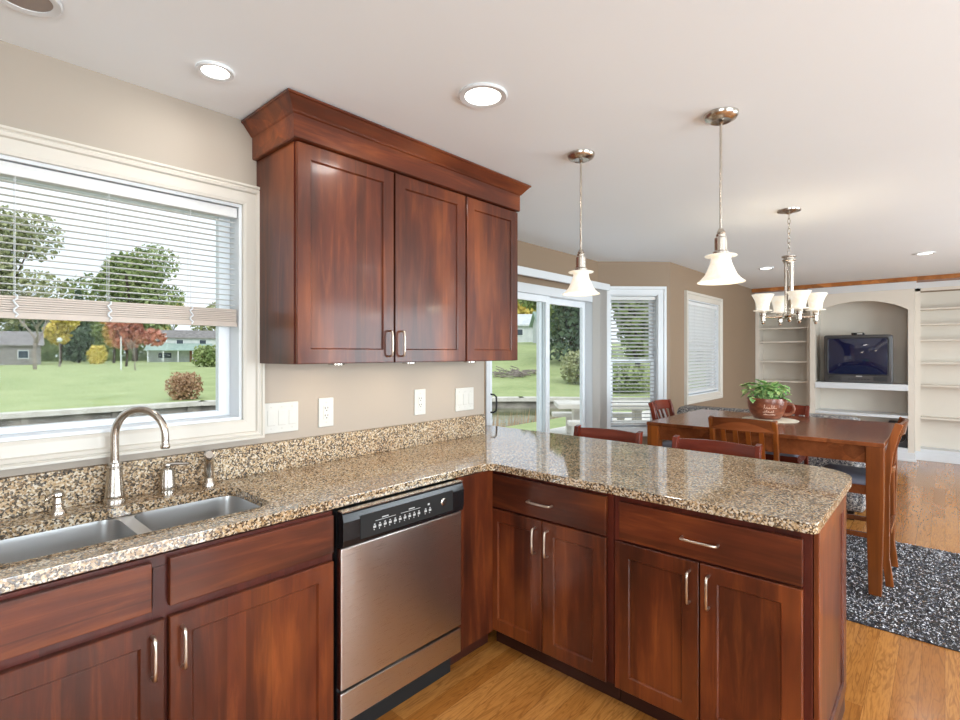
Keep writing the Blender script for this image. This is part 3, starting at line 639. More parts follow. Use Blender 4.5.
# chandelier
cx, cy = 4.121, .81
r = thing('chandelier', 'four-arm nickel chandelier with upturned glass shades above the dining table', 'chandelier', (cx, cy, 0))
part('canopy', G().lathe([(.012, 2.412), (.03, 2.420), (.072, 2.430), (.074, 2.4385), (0, 2.4385)], 32), M_nick, r)
g = G()
for i in range(8):
    z = 2.395-i*.034; pl = [(.009*math.cos(q*math.pi/6), 0, .022*math.sin(q*math.pi/6)) for q in range(12)]
    g.tube(pl, .0022, 6, T(0, 0, z) @ RZ(90*(i % 2)+40), closed=True)
part('chain', g, M_nick, r)
g = G().lathe([(0, 2.125), (.012, 2.125), (.045, 2.118), (.045, 2.110), (.034, 2.106), (.034, 2.096), (.041, 2.092), (.041, 2.084), (.034, 2.08), (.034, 2.07), (0, 2.07)], 28)
for k in range(4): a = R(45+90*k); g.tube([(.022*math.cos(a), .022*math.sin(a), 2.075), (.022*math.cos(a), .022*math.sin(a), 1.71)], .010, 10)
g.lathe([(0, 1.655), (.012, 1.658), (.018, 1.67), (.012, 1.68), (.04, 1.69), (.045, 1.70), (.04, 1.715), (0, 1.72)], 28)
part('column', g, M_nick, r)
nv = Vector((-.981, -.193, 0)); rv = Vector((.193, -.981, 0))
for th in (-70, 20, 110, 200):
    d3 = nv*math.cos(R(th))+rv*math.sin(R(th)); E_ = d3*.168
    a = part('arm', G().tube([d3*.03+Vector((0,0,1.70)), d3*.10+Vector((0,0,1.692)), E_+Vector((0,0,1.695))], .008, 8), M_nick, r)
    part('cup', G().lathe([(0, 1.640), (.009, 1.643), (.013, 1.652), (.008, 1.660), (.016, 1.666), (.017, 1.70), (.022, 1.705), (.022, 1.725), (.018, 1.735), (0, 1.735)], 20, T(E_.x, E_.y, 0)), M_nick, a)
    part('shade', G().lathe([(.018, 1.732), (.058, 1.736), (.060, 1.741), (.040, 1.744), (.040, 1.76), (.045, 1.79), (.055, 1.82), (.072, 1.852), (.068, 1.853), (.050, 1.82), (.040, 1.79), (.034, 1.755), (.02, 1.745)], 36, T(E_.x, E_.y, 0), cap=False), M_shade, a, sharp=50)
    lamp('chandelier_bulb', 'POINT', (E_.x, E_.y, 1.80), (0, 0, 0), PEND*.5, (1, .84, .62), a, shadow_soft_size=.03)

# ---------------------------------------------------------------- dining set
r = thing('area_rug', 'gray black and white speckled shag rug under the dining table', 'rug', (4.2, 1.0, 0))
X0, X1, Y0, Y1 = 3.385, 5.02, -.08, 2.05
part('backing', G().box(X0, X1, Y0, Y1, .001, .006), M_dkgrey, r, world=True)
g = G(); rnd = random.Random(3)
for i in range(34000):
    x = rnd.uniform(X0-.004, X1+.004); y = rnd.uniform(Y0-.004, Y1+.004); a = rnd.uniform(0, 6.28); h = rnd.uniform(.008, .0122); l = rnd.uniform(.0, .018); w_ = .0045; b = rnd.uniform(0, 6.28)
    c, s = math.cos(a)*w_, math.sin(a)*w_; lx, ly = math.cos(b)*l, math.sin(b)*l
    g.add([(x-c, y-s, .005), (x+c, y+s, .005), (x+lx+c*.5, y+ly+s*.5, h), (x+lx-c*.5, y+ly-s*.5, h)], [(0,1,2,3)])
tag(part('pile', g, M_rug, r, world=True), kind='stuff')
RUG = .0125
r = thing('dining_table', 'square counter-height wooden dining table standing on the shag rug', 'table', (4.385, .98, RUG))
x0, x1, y0, y1 = 3.788, 4.97, .26, 1.70
part('tabletop', G().box(x0, x1, y0, y1, .888, .914), M_tab, r, world=True, bevel=.004)
part('apron', G().box(x0+.04, x1-.04, y0+.03, y0+.05, .785, .888).box(x0+.04, x1-.04, y1-.05, y1-.03, .785, .888).box(x0+.03, x0+.05, y0+.03, y1-.03, .785, .888).box(x1-.05, x1-.03, y0+.03, y1-.03, .785, .888), M_tab, r, world=True)
for ax in (x0+.004, x1-.004-.085):
    for ay in (y0+.004, y1-.004-.085): 
        rg = [[(ax+i, ay+i, z), (ax+.085-i, ay+i, z), (ax+.085-i, ay+.085-i, z), (ax+i, ay+.085-i, z)] for i, z in ((.012, RUG), (.0, .60), (0, .888))]
        part('leg', G().loops(rg, cap0=True, cap1=True), M_tabv, r, world=True, bevel=.003)
def chair(name, label, loc, rz, w_=.43, zt=1.01, mh=None, mv=None, group=None, railh=.078, slats=True, cat='chair'):
    r = thing(name, label, cat, loc, rz, group); mh = mh or M_tab; mv = mv or M_tabv; h = w_/2; sz = .61; zt -= loc[2]
    K = [(0, -.205), (.18, -.185), (.42, -.185), (.62, -.185), (.80, -.20), (.93, -.228), (zt, -.25)]
    for s in (-1, 1):
        part('back_post', G().bar([(s*(h-.016), y, z) for z, y in K], .028, .040), mv, r, bevel=.004)
        part('leg', G().bar([(s*(h-.022), .165, 0), (s*(h-.022), .160, sz-.05)], .038, .038), mv, r, bevel=.003)
    def bow(z, yb, n=9): return [(-h+.02+(w_-.04)*i/(n-1), yb-.022*math.sin(math.pi*i/(n-1)), z) for i in range(n)]
    zr = zt-railh/2
    g = G(); rings = []
    for i in range(11):
        t = i/10; x = -h+.006+(w_-.012)*t; yy = -.246-.026*math.sin(math.pi*t); cz = .008*math.sin(math.pi*t)
        rings.append([(x, yy+.011+.012, zr-railh/2), (x, yy-.011+.012, zr-railh/2), (x, yy-.011-.004, zr+railh/2+cz), (x, yy+.011-.004, zr+railh/2+cz)])
    g.loops(rings, cap0=True, cap1=True); part('top_rail', g, mh, r, bevel=.003)
    g = G().bar(bow(.70, -.188), .022, .035, wdir=(0, 1, 0)); part('lower_rail', g, mh, r)
    if slats:
        for i in range(4):
            x = (-.3+.2*i)*(w_-.03); b = .022*math.sin(math.pi*(x+h)/w_)
            part('slat', G().bar([(x, -.188-b, .705), (x, -.205-b, .83), (x, -.235-b, zt-railh+.012)], .028, .010), mv, r)
    part('seat_frame', G().box(-h+.014, h-.014, .150, .178, sz-.07, sz-.012).box(-h+.014, h-.014, -.18, -.155, sz-.07, sz-.012).box(-h+.014, -h+.036, -.16, .155, sz-.07, sz-.012).box(h-.036, h-.014, -.16, .155, sz-.07, sz-.012), mh, r)
    g = G().loops([[(x, y, z) for x, y in rrect(-h+.02+i, h-.02-i, -.165+i, .180-i, .03)] for i, z in ((.0, sz-.012), (-.004, sz), (.0, sz+.018), (.02, sz+.030), (.08, sz+.036))], True, True, True)
    part('seat_cushion', g, M_pad, r, sharp=60)
    g = G().box(-h+.02, h-.02, .155, .172, .20, .235); part('stretcher', g, mh, r)
    for s in (-1, 1): part('stretcher', G().box(s*(h-.030), s*(h-.012), -.19, .155, .27, .30), mh, r)
    part('stretcher', G().box(-h+.02, h-.02, -.212, -.19, .32, .35), mh, r)
    return r
Z0 = RUG
chair('dining_chair', 'wooden slat-back chair tucked at the right end of the dining table', (4.215, .455, Z0), 0)
chair('dining_chair', 'wooden slat-back chair with its back to the peninsula, in front of the mug planter', (3.885, .985, Z0), -math.pi/2, w_=.415)
chair('dining_chair', 'dark slat-back chair at the window end of the dining table', (4.66, 1.715, Z0), math.pi, zt=.995, mh=M_stool, mv=M_stoolv)
chair('dining_chair', 'slat-back chair on the far side of the dining table, right of the mug planter', (4.90, 1.07, Z0), math.pi/2, zt=.985, mh=M_stool, mv=M_stoolv)
chair('counter_stool', 'cherry counter stool at the peninsula nearer the sliding door', (2.855, 1.655, 0), math.pi/2, .48, .925, M_stool, M_stoolv, railh=.10, slats=True, cat='stool')
chair('counter_stool', 'cherry counter stool at the peninsula nearer its open end', (2.855, .975, 0), math.pi/2, .48, .925, M_stool, M_stoolv, railh=.10, slats=True, cat='stool')

# mug planter on a round mat
TZ = .9145; px_, py_ = 4.56, 1.05
solo('place_mat', G().lathe([(0, 0), (.195, 0), (.198, .003), (.192, .006), (0, .006)], 40, T(4.52, 1.02, TZ)), M_doily, 'cream round mat on the dining table under the mug planter', 'mat', (4.52, 1.02, TZ))
r = thing('mug_planter', 'large brown mug-shaped planter with raised script, holding leafy herbs on the dining table', 'planter', (px_, py_, TZ+.0065))
part('mug', G().lathe([(0, 0), (.085, 0), (.095, .006), (.118, .045), (.136, .10), (.141, .155), (.139, .165), (.133, .165), (.132, .14), (0, .13)], 44), M_terra, r, sharp=50)
hv = Vector((.23, -.973, 0)); 
part('handle', G().tube([hv*q+Vector((0, 0, z)) for q, z in ((.125, .115), (.150, .125), (.175, .115), (.186, .09), (.178, .060), (.155, .04), (.11, .04))], .013, 10), M_terra, r)
part('soil', G().lathe([(0, .131), (.131, .141), (.0, .148)], 30, cap=False), M_soil, r)
g = G()     # flowing raised strokes on the side facing the kitchen
def stroke(a0, a1, z, amp, n, fr):
    pts = []
    for i in range(n):
        t = i/(n-1); a = R(a0+(a1-a0)*t); zz = z+amp*math.sin(t*fr)+amp*.4*math.sin(t*fr*2.3); rr = .0955+(.141-.0955)*min(1, max(0, zz/.13))**.7+.003
        pts.append((rr*math.cos(a), rr*math.sin(a), zz))
    g.tube(pts, .0028, 5)
def script(a0, a1, z, amp, loops):
    pts = []; n = loops*9
    for i in range(n+1):
        t = i/n; ph = t*loops*2*math.pi; k_ = 1+.7*math.sin(t*11+a0)
        a = R(a0+(a1-a0)*t)+.035*math.sin(ph); zz = z+amp*k_*.6*(1-math.cos(ph))-amp*.5; rr = .0955+(.141-.0955)*min(1, max(0, zz/.13))**.7+.002
        pts.append((rr*math.cos(a), rr*math.sin(a), zz))
    g.tube(pts, .0019, 5)
script(183, 224, .098, .015, 6); script(180, 216, .064, .009, 7); script(182, 222, .042, .004, 9)
part('script', g, M_script, r)
g = G(); rnd = random.Random(11)
for i in range(170):
    a = rnd.uniform(0, 6.28); q = rnd.uniform(0, .135); L_ = rnd.uniform(.05, .085); base_ = Vector((q*math.cos(a)*1.05, q*math.sin(a)*1.05, rnd.uniform(.17, .275)))
    M_ = Matrix.Translation(base_) @ RZ(math.degrees(a)+rnd.uniform(-60, 60)) @ RY(rnd.uniform(-45, 35)); w_ = L_*.34
    g.add([(0,0,0), (L_*.3,-w_*.8,.006), (L_*.7,-w_*.8,.002), (L_,0,-.012), (L_*.7,w_*.8,.002), (L_*.3,w_*.8,.006), (L_*.5,0,-.004)], [(0,1,6),(1,2,6),(2,3,6),(3,4,6),(4,5,6),(5,0,6)], True, M_)
for i in range(26):
    a = rnd.uniform(0, 6.28); q = rnd.uniform(0, .10); g.tube([(q*math.cos(a), q*math.sin(a), .135), (q*1.25*math.cos(a), q*1.25*math.sin(a), rnd.uniform(.18, .23))], .002, 5)
part('herb_leaves', g, M_leaf, r, sharp=80)

# ---------------------------------------------------------------- sofa behind the table
r = thing('sofa', 'gray tweed loveseat standing on the wood floor beyond the dining table', 'sofa', (5.8, 1.31, 0))
def soft(x0, x1, y0, y1, z0, z1, rr=.05):
    g = G(); rings = []
    for i, z in ((rr*.6, z0), (.01, z0+rr*.4), (0, z0+rr), (0, z1-rr), (rr*.3, z1-rr*.3), (rr, z1)): rings.append([(x, y, z) for x, y in rrect(x0+i, x1-i, y0+i, y1-i, rr)])
    return g.loops(rings, True, True, True)
part('base', soft(5.37, 6.20, .50, 2.11, .09, .36, .03), M_tweed, r, world=True, sharp=60)
part('backrest', soft(5.35, 5.58, .53, 2.09, .12, .888, .06), M_tweed, r, world=True, sharp=60)
for y0 in (.49, 1.93): part('arm', soft(5.40, 6.22, y0, y0+.19, .09, .62, .06), M_tweed, r, world=True, sharp=60)
for y0 in (.69, 1.31): part('seat_cushion', soft(5.57, 6.20, y0, y0+.61, .362, .50, .04), M_tweed, r, world=True, sharp=60)
for x in (5.44, 6.10):
    for y in (.58, 1.98): part('leg', G().box(x, x+.05, y, y+.05, .001, .092), M_black, r, world=True)

# ---------------------------------------------------------------- built-in shelves
BX = FX-.004; t = .03
def shelf_unit(label, y0, y1, group=None, x0=9.10):
    r = thing('built_in_bookcase', label, 'bookcase', (9.2, (y0+y1)/2, 0))
    g = G().box(x0, BX, y0, y0+t, 0, 2.30).box(x0, BX, y1-t, y1, 0, 2.30).box(BX-.012, BX, y0+t, y1-t, .15, 2.27); g.box(x0-.004, x0, y0, y0+.055, .12, 2.34).box(x0-.004, x0, y1-.055, y1, .12, 2.34); g.box(x0+.01, BX, y0, y1, 2.30, 2.38).box(x0-.004, x0+.01, y0, y1, 2.27, 2.31)
    part('case', g, M_shelf, r, world=True)
    part('crown', G().prism([(x0-.002, 2.31), (x0-.045, 2.375), (x0-.045, 2.383), (x0+.05, 2.383), (x0+.05, 2.31)], y0, y1, Matrix(((1,0,0,0),(0,0,1,0),(0,1,0,0),(0,0,0,1)))), M_white, r, world=True)
    for z in (.577, 1.012, 1.315, 1.622, 1.832, 2.04): part('shelf', G().box(x0+.012, BX-.012, y0+t, y1-t, z-.022, z), M_shelf, r, world=True, bevel=.002)
    part('plinth', G().box(x0-.012, BX, y0, y1, .001, .12).box(x0-.02, x0-.012, y0, y1, .001, .09).box(x0-.002, BX, y0, y1, .12, .156), M_white, r, world=True, bevel=.003)
shelf_unit('white built-in bookcase right of the television alcove, empty shelves', -.90, .2995)
shelf_unit('white built-in bookcase left of the television alcove, behind the chandelier', 1.4805, W-.006, x0=9.0)
r = thing('media_alcove', 'white built-in alcove with arched top holding the television', 'shelving unit', (9.1, .88, 0))
C0 = 8.90; a0, a1 = .30, 1.48
g = G().box(C0, BX, a0, a0+.065, 0, 2.33).box(C0, BX, a1-.065, a1, 0, 2.33).box(BX-.012, BX, a0+.065, a1-.065, .13, 2.33).box(C0+.02, BX, a0, a1, 2.33, 2.38); part('case', g, M_shelf, r, world=True)
b0, b1 = a0+.065, a1-.065; n = 20; top = []; vs = []; fs = []
for i in range(n+1):
    y = b0+(b1-b0)*i/n; u = (i/n-.5)*2; z = 2.025+.14*(1-u*u)**.5 if abs(u) < 1 else 2.025
    z = 2.02+.145*(math.sqrt(max(0, 1.35**2-u*u))-math.sqrt(1.35**2-1))/(1.35-math.sqrt(1.35**2-1)); vs += [(C0-.002, y, z), (C0-.002, y, 2.33), (C0+.028, y, z), (C0+.028, y, 2.33)]
for i in range(n):
    k = 4*i; fs += [(k, k+4, k+5, k+1), (k+2, k+3, k+7, k+6), (k, k+2, k+6, k+4), (k+1, k+5, k+7, k+3)]
part('arched_header', G().add(vs, fs), M_shelf, r, world=True)
SWP = Matrix(((1,0,0,0),(0,0,1,0),(0,1,0,0),(0,0,0,1)))
part('crown', G().prism([(C0-.002, 2.29), (C0-.012, 2.30), (C0-.055, 2.372), (C0-.055, 2.383), (C0+.05, 2.383), (C0+.05, 2.29)], a0-.02, a1+.02, SWP), M_white, r, world=True)
for z, h in ((1.018, .085), (.60, .04)): part('shelf', G().box(C0+(-.012 if h > .05 else .004), BX-.012, b0, b1, z-h, z), M_white, r, world=True, bevel=.004)
part('plinth', G().box(C0-.012, BX, a0-.01, a1+.0, .001, .115).box(C0-.024, C0-.012, a0-.02, a1, .001, .03).box(C0-.002, BX, b0, b1, .115, .17), M_white, r, world=True, bevel=.003)
# television
r = thing('television', 'old gray tube television sitting on the alcove shelf', 'television', (9.05, .90, 1.019))
y0, y1, z0, z1 = .525, 1.31, 1.02, 1.695
part('cabinet', G().loops([[(x, y, z) for y, z in rrect(y0+i, y1-i, z0+j, z1-i*.8, .03)] for x, i, j in ((8.925, .012, .004), (8.935, 0, .0), (9.0, .0, .0), (9.10, .05, .01), (9.31, .16, .04))], True, True, True), M_grey, r, world=True, sharp=40)
part('bezel', G().loops([[(x, y, z) for y, z in rrect(y0+.045+i, y1-.045-i, z0+.115+i, z1-.045-i, .03)] for x, i in ((8.924, -.012), (8.919, -.004), (8.921, .004), (8.928, .014))], True), M_dkgrey, r, world=True, sharp=60)
g = G(); N = 12; vs = []; fs = []
for i in range(N+1):
    for j in range(N+1):
        u = i/N*2-1; v_ = j/N*2-1; vs.append((8.9275-.012*(1-u*u)*(1-v_*v_)-.004, (y0+y1)/2+u*.338*(1-.015*v_*v_), (z0+.115+z1-.045)/2+v_*(z1-z0-.16)/2*(1-.015*u*u)))
for i in range(N):
    for j in range(N): k = i*(N+1)+j; fs.append((k, k+1, k+N+2, k+N+1))
sc = part('screen', g.add(vs, fs, True), M_screen, r, world=True, sharp=80)
part('name_strip', G().box(8.9205, 8.924, .86, .93, z0+.088, z0+.10), M_mark, r, world=True)
g = G()
for k in range(7): g.box(8.919, 8.925, .78+k*.036, .80+k*.036, z0+.045, z0+.058)
part('buttons', g, M_dkgrey, r, world=True)
g = G()
for s in (y0+.06, y1-.21):
    for k in range(8): g.box(8.921, 8.925, s, s+.15, z0+.03+k*.008, z0+.034+k*.008)
part('speaker_grille', g, M_dkgrey, r, world=True)
r = thing('signal_box', 'small black box lying on top of the television', 'box', (8.98, .912, 1.6955))
part('box', G().box(-.03, .05, -.075, .075, .001, .030), M_black, r, bevel=.004); part('display', G().box(-.0315, -.03, -.05, .01, .008, .022), M_plate, r)
# speaker in the lower compartment
r = thing('loudspeaker', 'black boxed loudspeaker with round cone in the lower right of the alcove', 'speaker', (9.05, .475, .172))
part('box', G().box(-.11, .17, -.105, .105, 0, .325), M_dkgrey, r, bevel=.006)
g = G().lathe([(0, .012), (.03, .010), (.045, .0), (.075, .008), (.088, .016), (.098, .014), (.100, .0)], 32, T(-.111, 0, .15) @ RY(-90)); part('cone', g, M_black, r)
part('ring', G().tube([(-.124, .092*math.cos(k*math.pi/12), .15+.092*math.sin(k*math.pi/12)) for k in range(24)], .005, 6, closed=True), M_grey, r)

# ---------------------------------------------------------------- outside
GZ = -.35
fpts = [(-40, 2.45), (1.5, 2.45)]
struct('patio', G().box(1.0, 16, 3.02, 6.9, GZ-.1, GZ), M_conc)
struct('near_lawn', G().prism([(-40, 2.42), (2.4, 2.42), (2.98, 2.99), (5.12, 2.99), (5.7, 2.42), (60, 2.42), (60, 8.0), (-40, 8.0)], GZ-1.4, GZ-.02), M_lawn)
struct('south_lawn', G().box(-60, 60, -60, SY-.2, GZ-.4, GZ-.02), M_lawn)
struct('house_foundation', G().prism([(x, y) for x, y in fl], GZ-.3, -.121), M_conc2)
line = [(-60, 26), (-25, 23), (7.8, 21.9), (12.0, 19.2), (17.7, 13.6), (19.6, 11.4), (27, 1), (40, -16)]
struct('canal_water', G().prism([(-60, 7.5), (60, 7.5), (60, -16), (75, -16), (75, 26), (-60, 28)], -1.6, -.92), M_water)
def along(n=48):
    seg = [math.dist(line[i], line[i+1]) for i in range(len(line)-1)]; tot = sum(seg); out = []
    for k in range(n+1):
        s = tot*k/n
        for i, L_ in enumerate(seg):
            if s <= L_+1e-6: t_ = s/L_; out.append((line[i][0]*(1-t_)+line[i+1][0]*t_, line[i][1]*(1-t_)+line[i+1][1]*t_)); break
            s -= L_
    return out
def sm(a, b, x): x = min(1, max(0, (x-a)/(b-a))); return x*x*(3-2*x)
def hgt(x, y):
    d_ = math.hypot(x, y); base_ = -.5+.35*sm(22, 60, d_)
    return base_+2.9*sm(20, 60, d_)*sm(.62, 1.15, x/max(y, .1) if y > 0 else 9)
al = along(); vs = []; fs = []; KK = [0, .05, .12, .22, .36, .55, .8, 1.2, 1.8, 2.7, 4.0, 7.0]
for x, y in al:
    for k in KK:
        X_, Y_ = x*(1+k), y*(1+k)
        if y < 0: X_, Y_ = x*(1+k), y
        vs.append((X_, Y_, hgt(X_, Y_)))
for i in range(len(al)-1):
    for j in range(len(KK)-1): q = i*len(KK)+j; fs.append((q, q+len(KK), q+len(KK)+1, q+1))
struct('far_lawn', G().add(vs, fs, True), M_lawn, sharp=80)
g = G(); r = thing('seawall', 'weathered concrete seawall with pale cap along the far bank of the canal', 'seawall', (7.8, 21.9, -1.2))
gw, gc = G(), G()
for i in range(1, len(line)-1):
    (xa, ya), (xb, yb) = line[i], line[i+1]; L_ = math.dist(line[i], line[i+1]); a = math.degrees(math.atan2(yb-ya, xb-xa)); M_ = T(xa, ya, 0) @ RZ(a)
    gc.box(-.1, L_+.1, -.35, .25, -.62, -.46, M_); gw.box(0, L_, -.2, .2, -1.55, -.62, M_)
    k = 1.0
    while k < L_: gw.box(k, k+.18, -.28, -.2, -1.55, -.62, M_); k += 2.4
    gw.box(0, L_, -.30, -.2, -.95, -.85, M_)
part('wall', gw, M_conc2, r, world=True); part('cap', gc, M_conc, r, world=True)

# trees
def leafcloud(g, blobs, n, size, rnd):
    for cx_, cy_, cz_, rx_, rz_ in blobs:
        for i in range(n):
            while True:
                p = Vector((rnd.uniform(-1, 1), rnd.uniform(-1, 1), rnd.uniform(-1, 1)))
                if .25 < p.length < 1: break
            s = size*rnd.uniform(.6, 1.3); a = Vector((rnd.gauss(0, 1), rnd.gauss(0, 1), rnd.gauss(0, 1))).normalized(); b = a.orthogonal().normalized(); c = a.cross(b)
            q = Vector((cx_+p.x*rx_, cy_+p.y*rx_, cz_+p.z*rz_))
            g.add([q-b*s-c*s*.5, q+b*s-c*s*.6, q+b*s*.4+c*s*.8, q-b*s*.7+c*s*.7], [(0,1,2,3)])
def branches(g, p, d_, L_, r_, depth, rnd):
    q = p+d_*L_; m_ = (p+q)/2+Vector((rnd.uniform(-1,1), rnd.uniform(-1,1), 0))*L_*.06
    g.tube([p, m_, q], [r_, r_*.85, r_*.7], 5 if depth < 2 else 3)
    if depth <= 0: return
    for k in range(rnd.choice((2, 3, 3))):
        nd = (d_+Vector((rnd.uniform(-.75, .75), rnd.uniform(-.75, .75), rnd.uniform(-.1, .5)))).normalized()
        branches(g, p+d_*L_*rnd.uniform(.55, 1), nd, L_*rnd.uniform(.62, .85), r_*.62, depth-1, rnd)
def tree(name, label, x, y, H, Wd, leaf, seed, n=260, blobs=9, trunk=.3, size=.26, cat='tree', shape='round', bark=None, z=None, bare=False):
    rnd = random.Random(seed); z = hgt(x, y) if z is None else z
    r = thing(name, label, cat, (x, y, z-.05), 0); g = G()
    if bare: branches(g, Vector((0, 0, 0)), Vector((0, 0, 1)), H*.26, H*.016, 5, rnd); part('trunk', g, bark or M_bark, r)
    else:
        g.tube([(0, 0, 0), (.1, 0, H*trunk), (0, .1, H*.75)], [H*.022, H*.016, H*.006], 7)
        for k in range(5): a = rnd.uniform(0, 6.28); g.tube([(0, 0, H*trunk*1.1), (math.cos(a)*Wd*.3, math.sin(a)*Wd*.3, H*.7)], [H*.01, H*.004], 5)
        part('trunk', g, bark or M_bark2, r)
    if leaf:
        g = G(); bl = []
        if shape == 'round':
            for k in range(blobs):
                a = rnd.uniform(0, 6.28); u = rnd.uniform(0, .55); h_ = rnd.uniform(trunk+.18, .86); u *= (1.1-abs(h_-.6)*1.3)
                bl.append((math.cos(a)*Wd*u*.8, math.sin(a)*Wd*u*.8, H*h_, Wd*rnd.uniform(.2, .3), H*rnd.uniform(.12, .2)))
        elif shape == 'cone':
            for k in range(blobs): t_ = (k+.5)/blobs; bl.append((0, 0, H*(.06+.9*t_), Wd*.5*(1-t_)+.15, H*.09))
        else:
            for k in range(blobs): a = 6.28*k/blobs; bl.append((math.cos(a)*Wd*.22, math.sin(a)*Wd*.22, H*.5, Wd*.3, H*.5))
        leafcloud(g, bl, n, size, rnd); part('crown' if cat == 'tree' else 'foliage', g, LF[leaf], r)
    return r
tree('bare_tree', 'tall bare tree on the lawn across the canal, left in the sink window', 8.2, 65.6, 12, 8, None, 4, bare=True)
tree('maple_tree', 'red-leaved maple tree in front of the far lawn, seen through the sink window', 17.2, 72.0, 6.6, 6.2, 'red', 5, 300, 10, .22, .22)
tree('bare_tree', 'small bare tree standing just in front of the red maple', 14.1, 56.0, 4.2, 2, None, 8, bare=True)
tree('deciduous_tree', 'broad green tree rising behind the blind on the left of the sink window', 8.0, 111, 25, 17, 'olive', 11, 750, 20, .12, .3)
tree('deciduous_tree', 'large green tree behind the blind, right half of the sink window', 29, 115.5, 23, 15, 'green', 12, 750, 20, .12, .3)
tree('deciduous_tree', 'yellow-leaved tree beside the white garden lamp across the canal', 14.9, 97, 8.5, 5, 'yellow', 13, 260, 7, .2, .26)
tree('evergreen_tree', 'narrow dark evergreen between the yellow tree and the orange tree', 18.3, 104, 12, 5.5, 'spruce', 14, 240, 9, .05, .3, shape='cone')
tree('deciduous_tree', 'orange-brown tree left of the red maple', 21.6, 97.4, 9, 5, 'orange', 15, 260, 8, .2, .26)
tree('shrub', 'small yellow bush on the far lawn left of the orange tree', 18.0, 90, 2.8, 2.4, 'yellow', 16, 240, 4, .1, .16, cat='shrub', shape='mound')
tree('shrub', 'round dry tan shrub beside the seawall, seen through the sink window', 7.7, 23.6, 1.2, 1.4, 'tan', 17, 420, 5, .1, .05, cat='shrub', shape='mound')
tree('shrub', 'low dark green shrub at the right edge of the far lawn', 23.0, 63.0, 2.6, 3.4, 'green', 18, 260, 5, .1, .16, cat='shrub', shape='mound')
for k, (x, y, h_, lf) in enumerate(((-6, 112, 13, 'orange'), (4, 118, 13, 'green'), (14, 122, 12, 'spruce'), (26, 122, 12, 'green'), (36, 122, 13, 'yellow'), (44, 116, 13, 'olive')  )):
    nm = {'olive': 'olive-green', 'orange': 'orange-brown', 'green': 'green', 'spruce': 'dark green', 'yellow': 'yellowish'}[lf]
    tree('deciduous_tree', ['%s tree in the distant row behind the low gray house', '%s tree in the distant row just right of the low gray house', '%s tree in the distant row behind the evergreen', '%s tree in the distant row behind the red maple', '%s tree in the distant row above the two-storey house roof', '%s tree in the distant row right behind the two-storey house'][k] % nm, x*1.25, y*1.25, h_*1.2, 11, lf, 30+k, 300, 9, .08, .42)
tree('maple_tree', 'golden yellow tree behind the white house, through the sliding door', 59.5, 44.8, 9.5, 8, 'yellow', 41, 420, 12, .15, .3)
tree('spruce_tree', 'big dark spruce seen through the right pane of the sliding door', 31.5, 19.4, 9.5, 5.2, 'spruce', 42, 380, 12, .02, .16, shape='cone')
tree('deciduous_tree', 'dense green tree left of the big spruce beyond the sliding door', 43, 28.5, 8, 6, 'green', 43, 420, 12, .08, .26)
tree('deciduous_tree', 'dark green tree behind the blind of the narrow bay window', 29, 13.6, 10, 5.5, 'green', 44, 420, 12, .06, .22)
tree('deciduous_tree', 'olive-green tree right behind the narrow bay window tree', 36, 12.4, 12, 7, 'olive', 45, 420, 12, .06, .22)
tree('shrub', 'low green shrub on the slope behind the picnic table', 22.5, 11.0, 1.3, 2.6, 'green', 46, 380, 5, .1, .09, cat='shrub', shape='mound')
tree('shrub', 'feathery pale green shrub in front of the big spruce', 24.0, 14.3, 1.8, 2.4, 'olive', 47, 380, 5, .1, .09, cat='shrub', shape='mound')
r = thing('hedge', 'long continuous green hedge closing the far lawn behind the houses', 'hedge', (15, 128, -.5)); g = G(); rnd = random.Random(21)
for i in range(5200):
    x = rnd.uniform(-55, 95); y = 124-.0045*(x-10)**2*(1 if x > 10 else 0)+rnd.uniform(-1.5, 1.5); s_ = rnd.uniform(.3, .6); z = rnd.uniform(-.3, 4.2+1.2*math.sin(x*.21))
    g.add([(x-s_, y, z-s_*.6), (x+s_, y+.2, z-s_*.5), (x+s_*.7, y+.3, z+s_*.7), (x-s_*.8, y, z+s_*.6)], [(0,1,2,3)])
tag(part('foliage', g, LF['green'], r, world=True), kind='stuff')
# reeds on the near bank
r = thing('reeds', 'tan and green reeds growing at the canal edge outside the sliding door', 'reeds', (11.5, 8.3, -.9)); g = G(); rnd = random.Random(5)
for i in range(260):
    x = rnd.uniform(9.6, 12.6); y = rnd.uniform(8.05, 8.9); h_ = rnd.uniform(.5, .95); lx, ly = rnd.uniform(-.15, .15), rnd.uniform(-.15, .15)
    g.add([(x-.008, y+.006, -.93), (x+.008, y-.006, -1.14), (x+lx, y+ly, -.93+h_)], [(0,1,2)])
tag(r, kind='stuff'); part('stalks', g, LF['tan'], r, world=True)
# fallen brush on the slope
g = G(); rnd = random.Random(9)
for i in range(110):
    x = 24.4+rnd.uniform(-1.3, 1.3); y = 19.2+rnd.uniform(-1.2, 1.2); a = rnd.uniform(0, 3.14); z = hgt(x, y)+rnd.uniform(.02, .25)
    g.tube([(x, y, z), (x+math.cos(a)*.6, y+math.sin(a)*.6, z+rnd.uniform(-.05, .2))], .025, 4)
solo('brush_pile', g, M_bark, 'low heap of cut branches lying on the grass slope through the sliding door', 'branches', (24.4, 19.2, hgt(24.4, 19.2)), kind='stuff')
